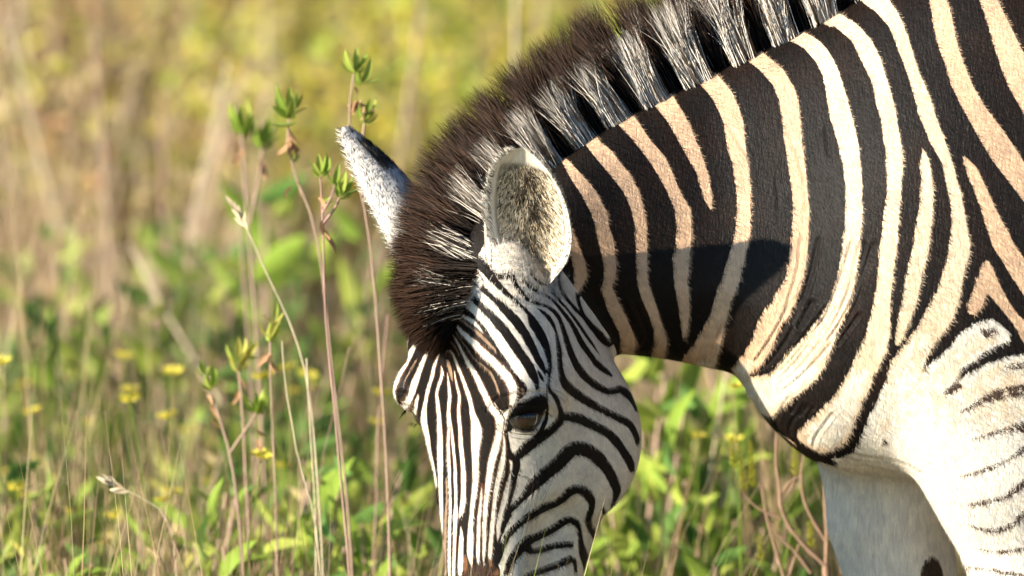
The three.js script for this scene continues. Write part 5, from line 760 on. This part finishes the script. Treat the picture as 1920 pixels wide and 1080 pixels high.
copies(olive, [...scatter(74, 40, -3.2, -9, -0.75, -0.28, 0.5, 0.9), ...scatter(84, 20, -4, -9, 0.1, 0.8, 0.5, 0.9)], 'olive bushes on the slope');
const flowery = bush('flowering_bush', 'yellow flowering bush on the slope behind the zebra', 'bush', 75, 0.8, 0.34, 18, 260, 0.05, [MAT.lime, MAT.leafB], MAT.stem, 300);
copies(flowery, [...scatter(76, 90, -4.2, -9.5, -0.27, 0.10, 0.5, 0.95), ...scatter(86, 14, -5, -9, -0.5, -0.27, 0.5, 0.9), ...scatter(87, 26, -5, -9, 0.1, 0.6, 0.5, 0.9)], 'yellow flowering bushes on the slope');
const dry = bush('dry_bush', 'bare brown twiggy bush on the slope', 'bush', 77, 0.9, 0.36, 40, 160, 0.035, [MAT.straws, MAT.leafD], MAT.dryStem);
copies(dry, [...scatter(78, 50, -2.8, -9, -0.75, -0.3, 0.5, 0.95), ...scatter(79, 14, -3, -8, 0.05, 0.6, 0.6, 0.9), ...scatter(93, 6, -0.5, -1.8, -0.56, -0.1, 0.5, 0.7), ...scatter(89, 10, -8, -10, -0.06, 0.05, 0.7, 1.0)], 'bare brown bushes on the slope');
// yellow wild flowers
{
  const r = rng(88), t = thing('yellow_flower', 'small yellow daisy flower on a thin stalk in the grass', 'flower', V(0, 0, 0), 'yellow wildflowers in the grass'), pet = leafGeo(0.5, 0.2, 0.2, 3), gs = [];
  part('stem', tube([V(0, 0, 0), V(0.01, 0.4, 0), V(0, 0.8, 0.01)], 0.0012, 0.0009, 5), MAT.leafA, t);
  for (let k = 0; k < 11; k++) { const a = k / 11 * 6.283, g = pet.clone(); g.applyMatrix4(new THREE.Matrix4().compose(V(0, 0.8, 0.01), new THREE.Quaternion().setFromUnitVectors(UPV, V(Math.cos(a), 0.35, Math.sin(a)).normalize()), V(0.016, 0.016, 0.016))); gs.push(g); }
  const c = new THREE.SphereGeometry(0.005, 8, 6); c.scale(1, 0.6, 1); c.translate(0, 0.803, 0.01); part('petals', mergeGeometries(gs), MAT.yellow, part('flower_head', c, MAT.sprig, t));
  const sp = []; for (let k = 0; k < 150; k++) { const z = -0.5 - r() * 3.2, x = (r() < 0.8 ? lerp(-0.56, -0.1, r()) : lerp(0.08, 0.32, r())) * (9 - z) / 9, y = spot(0, 640 + r() * 400, z).y - groundY(x, z); if (y < 0.25) continue; sp.push([x, z, clamp(y / 0.8, 0.4, 1.3), r() * 6]); }
  copies(t, sp, 'yellow wildflowers in the grass', 0.22);
}
// grass: tufts of blades, too many to count
{
  const mk = (seed, n, h, wd, lean) => { const r = rng(seed), pos = [], idx = []; for (let k = 0; k < n; k++) { const th = r() * 7, L = h * (0.55 + 0.45 * r()), dx = Math.cos(th), dz = Math.sin(th), ln = lean * (0.3 + r()), o = pos.length / 3, sx = -dz * wd / 2, sz = dx * wd / 2, bx = (r() - 0.5) * 0.05, bz = (r() - 0.5) * 0.05; for (let i = 0; i <= 5; i++) { const t = i / 5, w = (1 - t * t), y = L * t * (1 - 0.18 * ln * t), f = L * ln * t * t * 0.7; if (i < 5) pos.push(bx + dx * f - sx * w, y, bz + dz * f - sz * w, bx + dx * f + sx * w, y, bz + dz * f + sz * w); else pos.push(bx + dx * f, y, bz + dz * f); } for (let i = 0; i < 4; i++) { const a = o + 2 * i; idx.push(a, a + 1, a + 2, a + 1, a + 3, a + 2); } idx.push(o + 8, o + 9, o + 10); } const g = new THREE.BufferGeometry(); g.setAttribute('position', new THREE.Float32BufferAttribute(pos, 3)); g.setIndex(idx); g.computeVertexNormals(); return g; };
  const gm = new THREE.MeshPhysicalMaterial({ color: 0xffffff, roughness: 0.9, transmission: 0.3, thickness: 0, specularIntensity: 0.15, side: THREE.DoubleSide });
  const lay = (name, label, cat, geo, list, cols, seed) => { const r = rng(seed), m = new THREE.InstancedMesh(geo, gm, list.length), M = new THREE.Matrix4(), E = new THREE.Euler(), C = new THREE.Color(); list.forEach(([x, z, s, a], i) => { M.compose(V(x, groundY(x, z) - 0.01, z), new THREE.Quaternion().setFromEuler(E.set((r() - 0.5) * 0.25, a, (r() - 0.5) * 0.25)), V(s, s, s)); m.setMatrixAt(i, M); const c = cols[(r() * cols.length) | 0], k = 0.4 + 0.85 * r(); m.setColorAt(i, C.setRGB(c[0] * k, c[1] * k, c[2] * k)); }); m.name = name; m.userData = { label, category: cat, kind: 'stuff' }; m.castShadow = m.receiveShadow = true; scene.add(m); };
  const clear = (x, z) => !(z > -0.32 && z < 0.36 && x > -0.12 && x < 1.6 && !(x < 0.08 && z > 0.0));
  const G = [[0.30, 0.36, 0.06], [0.46, 0.44, 0.07], [0.16, 0.25, 0.04]], S = [[0.60, 0.44, 0.24], [0.46, 0.30, 0.16], [0.66, 0.52, 0.30], [0.36, 0.21, 0.12]];
  lay('meadow_grass', 'thin green grass growing all over the slope', 'grass', mk(1, 16, 0.6, 0.0035, 0.6), [...scatter(201, 1500, 0.05, -3, -0.75, 0.7, 0.7, 1.05, clear), ...scatter(202, 1800, -3, -10, -0.85, 0.8, 0.5, 1.0)], G, 1);
  lay('straw_grass', 'dry straw coloured grass growing all over the slope', 'grass', mk(2, 12, 0.66, 0.003, 0.45), [...scatter(203, 1300, 0.0, -4, -0.75, 0.7, 0.7, 1.25, clear), ...scatter(204, 3600, -3, -10, -0.85, 0.8, 0.6, 1.25)], S, 2);
  lay('fine_grass', 'fine grass blades standing in front of the zebra\u2019s muzzle', 'grass', mk(3, 9, 0.63, 0.0022, 0.35), [...scatter(205, 420, 0.3, -0.2, -0.62, 0.14, 0.88, 1.1, clear), ...scatter(206, 80, 0.38, 0.22, -0.14, 0.16, 1.08, 1.22)], [...G, S[0], S[2]], 3);
  lay('tall_straw', 'tall thin dry stems standing in front of the shrubs', 'grass', mk(5, 5, 0.95, 0.0022, 0.25), [...scatter(211, 110, -0.05, -0.9, -0.56, -0.13, 0.6, 1.0), ...scatter(212, 260, -0.9, -3, -0.7, 0.4, 0.8, 1.2, clear)], [...S, [0.40, 0.22, 0.15]], 5);
  lay('broad_grass', 'broad green leaves of low plants among the grass', 'grass', mk(4, 7, 0.5, 0.016, 0.5), [...scatter(207, 320, -0.2, -3, -0.7, 0.45, 0.8, 1.3, clear), ...scatter(208, 260, -3, -9, -0.7, 0.7, 0.8, 1.3)], [[0.10, 0.18, 0.035], [0.16, 0.25, 0.05]], 4);
}

renderer.render(scene, camera);
